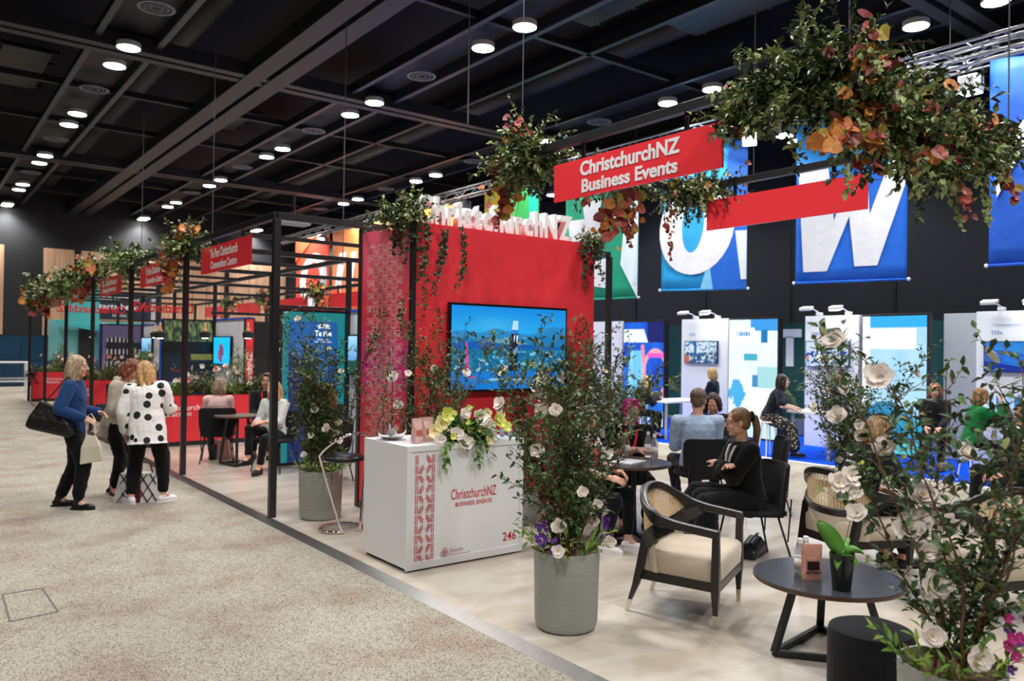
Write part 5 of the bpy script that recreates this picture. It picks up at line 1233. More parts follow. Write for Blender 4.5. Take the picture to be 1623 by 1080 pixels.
# ---- cane armchair
def cane_mat():
    m = bpy.data.materials.new('woven_cane'); m.use_nodes = True; nt = m.node_tree; b = nt.nodes['Principled BSDF']
    b.inputs['Base Color'].default_value = (*hexc('ecd0a4'), 1); b.inputs['Roughness'].default_value = .6; return m
CANE = cane_mat(); BRASS = mat('pale_brass', hexc('d0cabc'), .25, .9)
def armchair(loc, rz, label):
    """open armchair facing local +Y, .74 wide, .6 deep"""
    t = thing('cane_armchair', label, 'armchair', loc, rz, 'black armchairs with cane backs')
    # rail from the front of the left arm round the back to the front of the right arm
    N = 36; pts = []
    def rail(s):                                       # s in -1..1
        a = abs(s); sg = 1 if s > 0 else -1
        if a > .55: f = (a - .55) / .45; x = .365 - .01 * f; y = -.10 + .38 * f; z = .655 - .045 * f
        else:
            th = a / .55 * math.pi / 2; x = .365 * math.sin(th) ** .85; y = -.30 + .20 * (1 - math.cos(th)) ; z = .655 + .165 * (math.cos(th * 1.0)) ** 1.3
        return Vector((sg * x, y, z))
    P = [rail(-1 + 2 * i / N) for i in range(N + 1)]
    rs = []
    for i, p_ in enumerate(P):
        s = -1 + 2 * i / N; t_ = (P[min(i + 1, N)] - P[max(i - 1, 0)]); t_.z *= .3; t_.normalize(); sd = Vector((t_.y, -t_.x, 0)).normalized()
        ph_ = .028 + .02 * math.exp(-((abs(s) - .5) / .12) ** 2); w_ = .024
        up = Vector((0, 0, 1)); rs.append([p_ + sd * w_ * x_ + up * ph_ * y_ for x_, y_ in ((-1, -.8), (-.6, -1), (.6, -1), (1, -.8), (1, .8), (.6, 1), (-.6, 1), (-1, .8))])
    MB().rings(rs).build('arm_rail', EBONY, t, smooth=True, auto=True)
    # lower back frame: V shaped, closing the cane oval and running into the side
    def low(u):                                        # u -1..1 across the back
        th = abs(u) * math.pi / 2 * .86; sg = 1 if u > 0 else -1
        return Vector((sg * .36 * math.sin(th) ** .85, -.285 + .19 * (1 - math.cos(th)), .50 + .10 * abs(u) ** 2.2))
    Lw = [low(-1 + 2 * i / 24) for i in range(25)]
    MB().tube(Lw, [1] * 25, flat=(.02, .028)).build('back_lower_rail', EBONY, t)
    # cane panels (fine lattice of strands, real openings)
    def backpt(u, v):
        a = low(u); b_ = rail(u * .55 * .86); return a.lerp(b_, v) + Vector((0, .0, 0))
    mb = MB(); nu, nv = 30, 13
    def strand(path, w_=.0030):
        mb.tube(path, 1, flat=(w_, .0008))
    for i in range(nu + 1):
        u = -.97 + 1.94 * i / nu; strand([backpt(u, .02), backpt(u, .35), backpt(u, .65), backpt(u, .96)])
    for j in range(nv + 1):
        v = .03 + .92 * j / nv; strand([backpt(-.97 + 1.94 * i / 20, v) for i in range(21)])
    for j in range(-nv, nu, 1):
        path = [backpt(-.97 + 1.94 * (j + k * nv / 6) / nu, .03 + .92 * k / 6) for k in range(7) if 0 <= j + k * nv / 6 <= nu]
        if len(path) > 1: strand(path, .0022)
        path = [backpt(.97 - 1.94 * (j + k * nv / 6) / nu, .03 + .92 * k / 6) for k in range(7) if 0 <= j + k * nv / 6 <= nu]
        if len(path) > 1: strand(path, .0022)
    mb.build('cane_back', CANE, t)
    # solid upholstered lower back
    rs = []
    for i in range(17):
        u = -.9 + 1.8 * i / 16; a = low(u); rs.append([a + Vector((0, .012, -.01)), a + Vector((0, -.012, -.01)), Vector((a.x * .93, a.y - .012 + .02, .30)), Vector((a.x * .93, a.y + .012 + .02, .30))])
    MB().rings(rs).build('back_upholstery', CREAM, t, smooth=False)
    # seat cushion, rounded
    def sq(w_, d0, d1, z, r=.06, n=5):
        pts_ = []
        for cx, cy, a0 in ((w_ - r, d1 - r, 0), (-w_ + r, d1 - r, math.pi / 2), (-w_ * .82 + r, d0 + r, math.pi), (w_ * .82 - r, d0 + r, math.pi * 1.5)):
            for k in range(n): a = a0 + math.pi / 2 * k / (n - 1); pts_.append((cx + r * math.cos(a), cy + r * math.sin(a), z))
        return pts_
    MB().rings([sq(.33, -.27, .27, .29), sq(.34, -.28, .285, .30), sq(.343, -.28, .29, .37), sq(.34, -.28, .288, .425), sq(.325, -.265, .27, .445), sq(.28, -.22, .22, .455)]).build('seat_cushion', CREAM, t, smooth=True, auto=True)
    MB().rings([sq(.345, -.29, .285, .235, .04), sq(.345, -.29, .285, .292, .04)]).build('seat_apron', EBONY, t, smooth=False)
    for sx in (-1, 1):
        # front leg: straight up to the arm
        MB().rings([[(sx * (.335 + dx * w_), .262 + dy * w_, z) for dx, dy in ((-1, -1), (1, -1), (1, 1), (-1, 1))] for z, w_ in ((.09, .014), (.25, .026), (.33, .026), (.595, .021), (.63, .024))]).build('front_leg', EBONY, t)
        o = MB().rings([[(sx * (.335 + dx * w_), .262 + dy * w_, z) for dx, dy in ((-1, -1), (1, -1), (1, 1), (-1, 1))] for z, w_ in ((0, .0125), (.006, .013), (.09, .016))]).build('leg_cap', BRASS, t)
        MB().rings([[(sx * (x_ + dx * w_), y_ + dy * w_, z) for dx, dy in ((-1, -1), (1, -1), (1, 1), (-1, 1))] for z, w_, x_, y_ in ((.085, .013, .27, -.335), (.2, .022, .278, -.29), (.35, .027, .29, -.25), (.52, .024, .30, -.22))]).build('rear_leg', EBONY, t)
        MB().rings([[(sx * (x_ + dx * w_), y_ + dy * w_, z) for dx, dy in ((-1, -1), (1, -1), (1, 1), (-1, 1))] for z, w_, x_, y_ in ((0, .012, .265, -.36), (.085, .015, .27, -.335))]).build('leg_cap', BRASS, t)
        # side brace where the back sweeps into the arm
        MB().tube([(sx * .30, -.21, .50), (sx * .345, -.14, .57), (sx * .36, -.02, .625)], [1.3, 1.2, .8], flat=(.02, .04)).build('side_brace', EBONY, t)
    return t
armchair((4.36, 3.60, 0), D(-66), 'black armchair with a cane back and cream seat in the open foreground')
VP = G(1352, 815, .45)
armchair((VP.x, VP.y, 0), D(-18), 'black armchair seen from behind its cane back, under the black shirted visitor')
armchair((6.05, 2.35, 0), D(150), 'black armchair with a cream seat cut by the right edge of the photo')
# ---- pouf
b = G(1352, 1005, .0)
b = G(1380, 990, .45)
pf_ = thing('round_pouf', 'black upholstered cylinder pouf between the coffee table and the front plant', 'pouf', (b.x, b.y, 0))
MB().lathe([(.19, .0), (.2, .02), (.2, .40), (.19, .43), (.15, .445)], 32).build('cushion', BFAB, pf_, smooth=True, auto=True)
# ---- chrome bar stool
bs = thing('bar_stool', 'chrome hoop bar stool with a black leather seat next to the grey pot', 'bar stool', (3.42, 7.12, 0), math.radians(5))
loop = []
for a in np.linspace(math.radians(-62), math.radians(242), 30): loop.append((.21 * math.cos(a), .20 * math.sin(a), .018))
# the base hoop runs up at both ends and over the back
r0, r1 = Vector(loop[0]), Vector(loop[-1])
up = []
for k in range(9): f = k / 8; up.append((r0.x + (.26 - r0.x) * f, r0.y + (-.02 - r0.y) * f, .018 + (.72) * f))
back = [(.26 * math.cos(a), -.02 - .24 * math.sin(a) * 1.0, .738 + .22 * math.sin(a)) for a in np.linspace(0, math.pi, 18)][1:-1]
dn = [(-x, y, z) for x, y, z in up[::-1]]
MB().tube(up + back + dn, .0135, 10).build('back_hoop', CHROME, bs, smooth=True)
MB().tube(loop, .0135, 10).build('base_hoop', CHROME, bs, smooth=True)
MB().lathe([(.14, .665), (.195, .68), (.205, .70), (.19, .725), (.10, .735)], 28, (0, -.02, 0)).build('seat', mat('black_leather', (.012, .012, .014), .3), bs, smooth=True)
MB().tube([(.25, -.02, .69), (.1, -.02, .67), (-.1, -.02, .67), (-.25, -.02, .69)], .01, 8).build('seat_bar', CHROME, bs, smooth=True)
# ---- white meeting tables in the right booths
def white_table(x0, x1, y0, y1, h, label, z=-.013, legs=((.06, .06), (-.06, .06), (.06, -.06), (-.06, -.06)), m=None):
    t = thing('white_table', label, 'table', ((x0 + x1) / 2, (y0 + y1) / 2, z)); a, b_ = (x1 - x0) / 2, (y1 - y0) / 2
    MB().box((0, 0, h - .02), (2 * a, 2 * b_, .04)).build('tabletop', WHITEP, t, bevel=.004)
    for sx in (-1, 1):
        for sy in (-1, 1): MB().lathe([(.03, 0), (.03, h - .04)], 16, (sx * (a - .07), sy * (b_ - .08), 0)).build('leg', mat('leg_grey', (.55, .56, .58), .35, .6), t, smooth=True, auto=True)
    return t
white_table(12.25, 13.55, 10.75, 11.5, .78, 'white table where the blonde visitor in black sits')
white_table(12.24, 13.5, 7.18, 8.02, .80, 'white table under the laptop of the woman in the floral skirt')
white_table(12.1, 13.4, 3.95, 4.75, .79, 'white table with a black handbag at the right edge')
ft = thing('white_bar_table', 'tall white frame table at the far left behind the aisle', 'table', (2.95, 33.3, -.03))
for sx, sy in ((-.62, -.3), (.62, -.3), (-.62, .3), (.62, .3)): MB().box((sx, sy, .54), (.07, .07, 1.08)).build('leg', WHITEP, ft)
MB().box((0, 0, 1.09), (1.36, .7, .05)).build('tabletop', WHITEP, ft); MB().box((0, -.3, .42), (1.2, .05, .05)).build('foot_rail', WHITEP, ft); MB().box((0, .3, .5), (1.2, .05, .05)).build('foot_rail', WHITEP, ft)
# laptop, bags, brochures
def laptop(loc, rz, label):
    t = thing('laptop', label, 'laptop', loc, rz)
    MB().box((0, 0, .008), (.32, .22, .014)).build('keyboard_base', mat('laptop_grey', (.3, .32, .34), .4, .5), t); MB().box((0, .13, .11), (.32, .008, .21), rot=(-.25, 0, 0)).build('screen_lid', mat('laptop_dark', (.05, .08, .12), .3), t); return t
laptop((12.75, 7.5, .788), D(-150) + .1, 'open laptop used by the woman in the floral skirt')
laptop((12.7, 4.35, .778), D(-110), 'open laptop before the visitor in green')
hb = thing('handbag', 'small black handbag on the white table at the right edge', 'handbag', (12.15, 4.58, .778), math.radians(-38))
MB().box((0, 0, .09), (.27, .12, .17)).build('bag_body', mat('bag_black', (.012, .012, .014), .4), hb, bevel=.03); MB().box((0, -.062, .09), (.06, .006, .04)).build('bag_plate', BRASS, hb); MB().tube([(-.12, 0, .16), (-.1, 0, .3), (.1, 0, .3), (.12, 0, .16)], .008, 6).build('bag_strap', MATS['bag_black'], hb)
gb = thing('handbag', 'grey box handbag on the white table beside the blonde visitor', 'handbag', (12.4, 11.2, .768), math.radians(-38))
MB().box((0, 0, .09), (.27, .16, .17)).build('bag_body', mat('bag_grey', (.08, .09, .09), .6), gb, bevel=.015); MB().tube([(-.1, 0, .17), (-.08, -.02, .22), (-.2, -.03, .1)], .008, 6).build('bag_strap', mat('bag_tan', hexc('8a7a50'), .6), gb)
for k in range(8):
    t = thing('brochure', 'blue brochure standing on the counter below the lake screen', 'brochure', (13.78, 5.35 - k * .13, .93), 0, 'blue brochures below the lake screen')
    t['label'] = ORD[k] + ' blue brochure from the left on the ledge below the lake screen'
    MB().box((0, 0, .11), (.01, .10, .22), rot=(0, .12, 0)).build('cover', mat('brochure_blue', hexc('2c78c8'), .4) if k % 2 else mat('brochure_pale', hexc('9cc8f0'), .4), t)
ld = tag(MB().box((13.8, 4.95, .9), (.3, 1.3, .04)).box((13.86, 4.95, .44), (.16, 1.3, .88)).build('brochure_ledge', BW_), 'white ledge unit holding blue brochures under the lake screen', 'ledge')
for k, (x, y) in enumerate(((12.9, 6.2), (13.1, 6.0), (13.3, 6.25))):
    t = thing('clear_chair', 'clear plastic chair among the right hand booths, ' + ('nearest', 'middle', 'farthest')[k] + ' of three', 'chair', (x, y, -.013), k * .5, 'clear plastic chairs')
    MB().rings([[(-.2, -.2, .45), (.2, -.2, .45), (.2, .2, .45), (-.2, .2, .45)], [(-.2, -.2, .47), (.2, -.2, .47), (.2, .2, .47), (-.2, .2, .47)]]).build('seat', GLASS, t); MB().box((0, -.2, .68), (.4, .02, .42), rot=(-.1, 0, 0)).build('backrest', GLASS, t)
    for sx in (-1, 1):
        for sy in (-1, 1): MB().tube([(sx * .18, sy * .18, .45), (sx * .2, sy * .22, 0)], .015, 8).build('leg', GLASS, t)
# big leafy palms in the green stand
for k, (x, y) in enumerate(((15.7, 13.1), (15.6, 9.85))):
    t = thing('potted_palm', ('arching palm between the neon poster and the banquet screen wall', 'palm frond arching in front of the white letter T')[k], 'potted plant', (x, y, -.01)); Lf = Leaves(); st = MB(); pot(t, .18, .35, POTM)
    for j in range(16 if k == 0 else 9):
        a = rng.uniform(0, 6.28); d = np.array([math.cos(a) * .5, math.sin(a) * .5, 1.2]); q = np.array([0, 0, .35]); pts = [q]; d = unit(d)
        for i in range(22):
            d = unit(d + np.array([0, 0, -.05]) + np.array([math.cos(a), math.sin(a), 0]) * .02); q = q + d * .07; pts.append(q)
            if i > 6:
                sd = unit(np.cross(d, [0, 0, 1.]))
                for s in (-1, 1): Lf.leaf(q, unit(sd * s + d * .5 + np.array([0, 0, -.4])), .26, .03, 0)
        st.tube([tuple(x_) for x_ in pts], .006, 4)
    Lf.build('fronds', [leafmat('4a6c34')], t); st.build('stem', STEMG, t)
# bags on the floor
tb = thing('tote_bag', 'white and burgundy bag with a black diamond lattice, on the carpet between the standing women', 'bag', (2.22, 9.85, -.03), math.radians(-34)); tb.scale = (1.25, 1.1, 1.05)
def tw(z, s=1): w_ = .22 - .05 * z / .3; d_ = .1 - .02 * z / .3; return [(-w_, -d_, z), (w_, -d_, z), (w_, d_, z), (-w_, d_, z)]
MB().rings([tw(0), tw(.1), tw(.2), tw(.31)]).build('bag_body', mat('bag_white', (.75, .72, .70), .6), tb)
mb = MB()
for k in range(-3, 6):
    for s in (-1, 1):
        P0 = []
        for z in (.0, .1, .2, .31):
            x = s * (-.22 + k * .088 + z * .55 - .05); lim = .22 - .05 * z / .3
            if abs(x) < lim: P0.append((x, -.103 + .02 * z / .3 - .002, z + .0))
        if len(P0) > 1: mb.tube(P0, 1, flat=(.008, .003))
mb.build('lattice_print', mat('print_black', (.01, .01, .01), .6), tb)
MB().box((0, -.104, .15), (.05, .006, .30)).build('burgundy_band', mat('burgundy', hexc('7a2030'), .5), tb)
MB().tube([(-.1, 0, .3), (-.07, 0, .42), (.07, 0, .42), (.1, 0, .3)], .008, 6).build('bag_handle', MATS['burgundy'], tb)
lb_ = thing('shoulder_bag', 'slouched black leather bag on the floor behind the ponytailed woman', 'bag', tuple(G(1192, 880, 0)), math.radians(20))
MB().rings([[(-.2, -.08, 0), (.2, -.08, 0), (.2, .08, 0), (-.2, .08, 0)], [(-.2, -.09, .06), (.19, -.09, .06), (.19, .09, .06), (-.2, .09, .06)], [(-.14, -.04, .13), (.1, -.05, .16), (.1, .05, .16), (-.14, .04, .13)]]).build('bag_body', MATS['bag_black'], lb_, bevel=.02)
MB().tube([(-.15, 0, .12), (-.05, -.05, .2), (.08, -.03, .18), (.15, .03, .08)], .008, 6).build('bag_strap', MATS['bag_black'], lb_)
pb = thing('handbag', 'pink and navy handbag standing under the chair of the woman in pink', 'handbag', tuple(G(351, 728, 0)), math.radians(-30))
MB().rings([[(-.15, -.06, 0), (.15, -.06, 0), (.15, .06, 0), (-.15, .06, 0)], [(-.11, -.03, .3), (.11, -.03, .3), (.11, .03, .3), (-.11, .03, .3)]]).build('bag_body', mat('bag_blush', hexc('d8a090'), .5), pb, bevel=.015)
MB().box((-.1, -.065, .12), (.08, .01, .24)).build('navy_panel', mat('bag_navy', (.03, .03, .06), .5), pb); MB().tube([(-.07, 0, .29), (-.05, 0, .4), (.05, 0, .4), (.07, 0, .29)], .008, 6).build('bag_handle', MATS['bag_blush'], pb)
fbk = thing('rucksack', 'black rucksack on the floor beside the woman in the cream jacket', 'bag', tuple(G(160, 668, 0)), .3)
MB().rings([[(-.17, -.1, 0), (.17, -.1, 0), (.17, .1, 0), (-.17, .1, 0)], [(-.18, -.11, .2), (.18, -.11, .2), (.18, .11, .2), (-.18, .11, .2)], [(-.1, -.05, .4), (.1, -.05, .4), (.1, .05, .4), (-.1, .05, .4)]]).build('bag_body', MATS['bag_black'], fbk, bevel=.03)
# ================================================================ people
V = Vector
class Body:
    def __init__(s): s.mb = MB()
    def limb(s, a, b, ra, rb, fl=1., ax=None, n=14):
        """tapered limb with rounded ends; fl flattens it along ax"""
        a = V(a); b = V(b); d = (b - a); L_ = max(d.length, 1e-4); d = d / L_
        x = d.cross(V(ax) if ax is not None else V((0, 1, 0)))
        if x.length < 1e-3: x = d.cross(V((1, 0, 0)))
        x.normalize(); y = d.cross(x); rs = []
        for th in (-1.45, -.9, -.4, 0): rs.append((a + d * ra * math.sin(th), ra * math.cos(th)))
        rs.append((a.lerp(b, .5), (ra + rb) / 2))
        for th in (0, .4, .9, 1.45): rs.append((b + d * rb * math.sin(th), rb * math.cos(th)))
        s.mb.rings([[c + (x * math.cos(2 * math.pi * k / n) + y * fl * math.sin(2 * math.pi * k / n)) * r for k in range(n)] for c, r in rs]); return s
    def chain(s, pts, rs, **k):
        for i in range(len(pts) - 1): s.limb(pts[i], pts[i + 1], rs[i], rs[i + 1], **k)
        return s
    def ell(s, c, r, M=None): s.mb.ell(c, r, M, 14, 10); return s
    def loft(s, secs, n=20):
        """secs: (centre, xaxis, yaxis, rx, ry)"""
        s.mb.rings([[V(c) + V(x) * rx * math.cos(2 * math.pi * k / n) + V(y) * ry * math.sin(2 * math.pi * k / n) for k in range(n)] for c, x, y, rx, ry in secs]); return s
    def build(s, name, m, parent, vox=.008, smooth=3, disp=None, label=None):
        me = s.mb.mesh(name, m, True); o = link(name, me, parent)
        r = o.modifiers.new('skin', 'REMESH'); r.mode = 'VOXEL'; r.voxel_size = vox; r.use_smooth_shade = True
        sm = o.modifiers.new('smooth', 'SMOOTH'); sm.factor = .5; sm.iterations = smooth
        if disp:
            key = 'fold%s' % disp[0]
            tx = bpy.data.textures.get(key)
            if not tx: tx = bpy.data.textures.new(key, 'CLOUDS'); tx.noise_scale = disp[0]; tx.noise_depth = 2
            dm = o.modifiers.new('folds', 'DISPLACE'); dm.texture = tx; dm.strength = disp[1]; dm.mid_level = .5; dm.texture_coords = 'LOCAL'
        if label: o['label'] = label
        return o
def ik(a, b, l1, l2, pole):
    a = V(a); b = V(b); d = b - a; L_ = d.length
    if L_ > (l1 + l2) * .999: b = a + d * ((l1 + l2) * .999 / L_); d = b - a; L_ = d.length
    L_ = max(L_, abs(l1 - l2) + .01)
    x = (l1 * l1 - l2 * l2 + L_ * L_) / (2 * L_); h = math.sqrt(max(l1 * l1 - x * x, 0)); u = d.normalized(); p = V(pole); p = (p - u * p.dot(u)).normalized()
    return a + u * x + p * h, b
def skinm(c): return mat('skin_' + c, hexc(c), .5, noise=(8, tuple(x * .86 for x in hexc(c)), .3))
def hairm(c, c2):
    k = 'hair_' + c
    if k in MATS: return MATS[k]
    m = mat(k, hexc(c), .42, spec=.5, noise=(16, hexc(c2), .16, (3, 3, .35)))
    nt = m.node_tree; b = nt.nodes['Principled BSDF']; tc = [n for n in nt.nodes if n.type == 'TEX_COORD'][0]
    mp = nt.nodes.new('ShaderNodeMapping'); mp.inputs['Scale'].default_value = (110, 110, 8); n = nt.nodes.new('ShaderNodeTexNoise'); n.inputs['Scale'].default_value = 1
    nt.links.new(tc.outputs['Object'], mp.inputs[0]); nt.links.new(mp.outputs[0], n.inputs[0])
    bp = nt.nodes.new('ShaderNodeBump'); bp.inputs['Strength'].default_value = .7; bp.inputs['Distance'].default_value = .012
    nt.links.new(n.outputs[0], bp.inputs['Height']); nt.links.new(bp.outputs[0], b.inputs['Normal']); return m
def clothm(c, rough=.85, n2=None): return mat('cloth_' + c, hexc(c), rough, spec=.2, noise=(6, n2 or tuple(x * .85 for x in hexc(c)), .25), bump=(220, .15, .002), sheen=.1)
EYEW = mat('eye_white', (.8, .78, .76), .2); EYED = mat('eye_iris', (.05, .03, .02), .15)

def person(label, loc, ang, H=1.68, sit=None, lean=0, side=0, tw=0, head=(0, 0, 0), hands=None, feet=None, knees=None, elbows=None, skin='d8a488', vox=.008, man=False,
           top=('202020', .9, .012), hem=-.05, bottom='trousers', bcol='101012', bfl=1.0, shoes=('101010',), hair=('long', '8a6040', '4a3020'), glasses=False, bulk=1., neckopen=False, lapel=None, z0=0., curl=.6, brow='5a4030', nofeet=False, bulkl=1., dots=None):
    k = H / 1.68; g = thing('person', label, 'person', (loc[0], loc[1], z0), ang)
    hz = (sit + .095) if sit else .90 * k
    P0 = V((0, 0, hz)); ls, ln_ = math.radians(side), math.radians(lean)
    sd = V((math.sin(ls), math.sin(ln_), math.cos(ln_) * math.cos(ls))).normalized()
    tz = math.radians(tw); ax = V((math.cos(tz), math.sin(tz), 0)); ax = (ax - sd * ax.dot(sd)).normalized(); ay = sd.cross(ax) * -1
    ay = -ay if ay.y < 0 and abs(tw) < 90 else ay
    px, py = V((1, 0, 0)), V((0, 1, 0))
    S = lambda t, yo=0.: P0 + sd * t * k + ay * yo
    sw = (.19 if man else .162) * k * bulk
    shz = .425
    SH = {-1: S(shz) - ax * sw, 1: S(shz) + ax * sw}
    NB = S(.49); B_ = bulk * k
    # pelvis joints
    HP = {-1: P0 + V((-.085 * k, 0, -.02)), 1: P0 + V((.085 * k, 0, -.02))}
    if feet is None: feet = ((-.10, .02, .08), (.10, .02, .08)) if not sit else ((-.11, .40, .08), (.11, .40, .08))
    KN, AN = {}, {}
    for i, s in enumerate((-1, 1)):
        kp = (knees[i] if knees else ((s * .15, 1, .35)))
        KN[s], AN[s] = ik(HP[s], V(feet[i][:3]), .42 * k, .41 * k, kp)
    if hands is None: hands = ((-.22, .05, .80 * k), (.22, .05, .80 * k)) if not sit else ((-.10, .32, hz + .06), (.10, .32, hz + .06))
    EL, WR = {}, {}
    for i, s in enumerate((-1, 1)):
        ep = elbows[i] if elbows else (s * .45, -.5, -.8)
        EL[s], WR[s] = ik(SH[s], V(hands[i]), .275 * k, .245 * k, ep)
    # ---- head frame
    yaw, pit, rol = [math.radians(a) for a in head]
    HM = Matrix.Rotation(yaw, 3, 'Z') @ Matrix.Rotation(pit, 3, 'X') @ Matrix.Rotation(rol, 3, 'Y')
    fwd = HM @ V((0, 1, 0)); NT = NB + (sd * .5 + V((0, 0, .5))).normalized() * .058 * k + V((fwd.x, fwd.y, 0)) * .02
    HC = NT + HM @ V((0, .014, .088)) * k
    h = lambda x, y, z: HC + HM @ V((x, y, z)) * k
    hr = lambda *r: tuple(q * k for q in r)
    # ---- body: one continuous skin surface
    b = Body(); tb = .92 * bulk
    secs = [(-.09, .12, .085), (-.02, .15, .105), (.06, .145, .10), (.16, .125, .09), (.26, .128, .095), (.34, .14, .10), (.40, .135, .09), (.45, .09, .065), (.49, .055, .052)]
    b.loft([(P0 + sd * t * k, ax if t > .1 else (px + ax).normalized(), ay if t > .1 else (py + ay).normalized(), rx * k * tb, ry * k * tb) for t, rx, ry in secs])
    for s in (-1, 1):
        b.chain([HP[s], KN[s], AN[s]], [.078 * B_ * bulkl, .052 * k, .038 * k]); b.chain([SH[s] - ax * s * .03, EL[s], WR[s]], [.046 * k, .036 * k, .026 * k])
        b.limb(S(.40), SH[s], .06 * k, .046 * k)
        # calf
        b.limb(KN[s].lerp(AN[s], .15), KN[s].lerp(AN[s], .5), .05 * k, .046 * k)
    b.limb(NB - sd * .03, NT + HM @ V((0, -.012, .03)) * k, .055 * k, .048 * k)
    b.ell(h(0, -.014, .03), hr(.073, .092, .084), HM); b.ell(h(0, .020, -.034), hr(.055, .064, .080), HM); b.ell(h(0, .058, -.094), hr(.023, .02, .018), HM)
    b.limb(h(0, .082, .014), h(0, .104, -.024), .007 * k, .0115 * k); b.ell(h(0, .094, -.028), hr(.016, .012, .009), HM)
    for s in (-1, 1):
        b.ell(h(s * .028, .076, .026), hr(.022, .012, .008), HM); b.ell(h(s * .035, .060, -.032), hr(.024, .022, .024), HM); b.ell(h(s * .073, -.006, -.008), hr(.009, .019, .03), HM); b.ell(h(s * .05, .01, -.06), hr(.014, .04, .03), HM)
    b.ell(h(0, .078, -.058), hr(.022, .012, .012), HM)
    # hands: palm, four separate fingers of different lengths and a thumb from the palm's side
    for s in (-1, 1):
        f = (WR[s] - EL[s]).normalized(); inn = (V((-s, 0, 0)) * .6 + V((0, -.2, -.8))); pn = (inn - f * inn.dot(f)).normalized()   # palm faces down/inward
        sdx = f.cross(pn).normalized() * s * 1.
        thumbdir = sdx if (sdx.y + sdx.z * .5 - s * sdx.x) > 0 else -sdx
        pc = WR[s] + f * .045 * k
        M3 = Matrix((thumbdir, f, pn)).transposed(); b.ell(pc, hr(.04, .052, .017), M3); b.limb(WR[s] - f * .02, WR[s] + f * .02, .026 * k, .026 * k, fl=.8, ax=tuple(thumbdir))
        for q, (off, ln) in enumerate(((.030, .068), (.010, .078), (-.010, .072), (-.029, .056))):
            a0 = pc + f * .042 * k + thumbdir * off * k; c = curl + q * .08; d1 = (f * math.cos(c * .5) + pn * math.sin(c * .5) + thumbdir * off * 3).normalized(); d2 = (f * math.cos(c * 1.2) + pn * math.sin(c * 1.2)).normalized()
            a1 = a0 + d1 * ln * .55 * k; a2 = a1 + d2 * ln * .45 * k; b.limb(a0 - f * .01, a1, .0088 * k, .0082 * k, n=8); b.limb(a1, a2, .0082 * k, .007 * k, n=8)
        t0 = WR[s] + f * .02 * k + thumbdir * .022 * k; t1 = t0 + (f * .6 + thumbdir * .7 + pn * .3).normalized() * .038 * k; t2 = t1 + (f * .9 + thumbdir * .2 + pn * .35).normalized() * .03 * k
        b.limb(t0, t1, .012 * k, .0105 * k, n=8); b.limb(t1, t2, .010 * k, .0085 * k, n=8)
    for s in (-1, 1):
        fd = V((KN[s].x - HP[s].x, KN[s].y - HP[s].y, 0)); fd = fd.normalized() if fd.length > .08 else V((0, 1, 0))
        if feet and len(feet[0 if s < 0 else 1]) > 3: a_ = math.radians(feet[0 if s < 0 else 1][3]); fd = V((-math.sin(a_), math.cos(a_), 0))
        pz = AN[s].z - .085; b.limb(AN[s], AN[s] + fd * .07 + V((0, 0, -.04)), .035 * k, .03 * k); b.limb(AN[s] + fd * .05 + V((0, 0, -.05)), AN[s] + fd * .15 + V((0, 0, -.062)), .03 * k, .022 * k)
        if shoes:
            sh = Body(); hl = len(shoes) > 1 and shoes[1] == 'boot'
            base = AN[s] + V((0, 0, -.075 + .03)); sh.limb(base - fd * .03, base + fd * .13 + V((0, 0, -.005)), .036 * k, .034 * k, fl=1.1); sh.limb(AN[s] + V((0, 0, -.01)), base, .04 * k, .038 * k)
            sh.limb(base + fd * .1 + V((0, 0, -.008)), base + fd * .165 + V((0, 0, -.012)), .034 * k, .024 * k)
            if hl: sh.limb(AN[s] + (KN[s] - AN[s]).normalized() * .09, AN[s], .047 * k, .042 * k)
            so = sh.build('shoe', mat('shoe_' + shoes[0], hexc(shoes[0]), .35), g, vox=.009, smooth=2)
            sole = MB(); rr = []
            n_ = fd.cross(V((0, 0, 1)))
            for zz in (AN[s].z - .088, AN[s].z - .066): rr.append([V((AN[s].x, AN[s].y, zz)) + fd * (.055 + .135 * math.cos(a)) + n_ * (.042 * math.sin(a)) for a in np.linspace(0, 2 * math.pi, 17)[:-1]])
            sole.rings(rr).build('sole', mat('sole_white' if shoes[0] in ('e8e8ea', 'f0eeea') or len(shoes) > 2 else 'sole_dark', (.8, .8, .8) if shoes[0] in ('e8e8ea', 'f0eeea') or len(shoes) > 2 else (.01, .01, .01), .5), so)
    b.build('body', skinm(skin), g, vox=min(vox, .0065) if vox < .009 else vox, smooth=1)
    # ---- face
    if vox < .012:
        for s in (-1, 1):
            e = MB(); e.ell(h(s * .029, .0765, .006), hr(.0125, .0105, .0085), HM); e.build('eye', EYEW, g, smooth=True)
            MB().ell(h(s * .029, .0845, .006), hr(.0055, .004, .0055), HM).build('iris', EYED, g.children[-1] if False else g, smooth=True)
            MB().tube([h(s * .014, .0885, .026), h(s * .03, .088, .031), h(s * .046, .078, .027)], [.0028 * k, .003 * k, .0015 * k], 6).build('eyebrow', mat('brow_' + brow, hexc(brow), .8), g, smooth=True)
        lp_ = MB(); lp_.ell(h(0, .0885, -.054), hr(.022, .006, .0045), HM); lp_.ell(h(0, .0885, -.062), hr(.019, .007, .0055), HM); lp_.build('lips', mat('lips', hexc('b0605a'), .45), g, smooth=True)
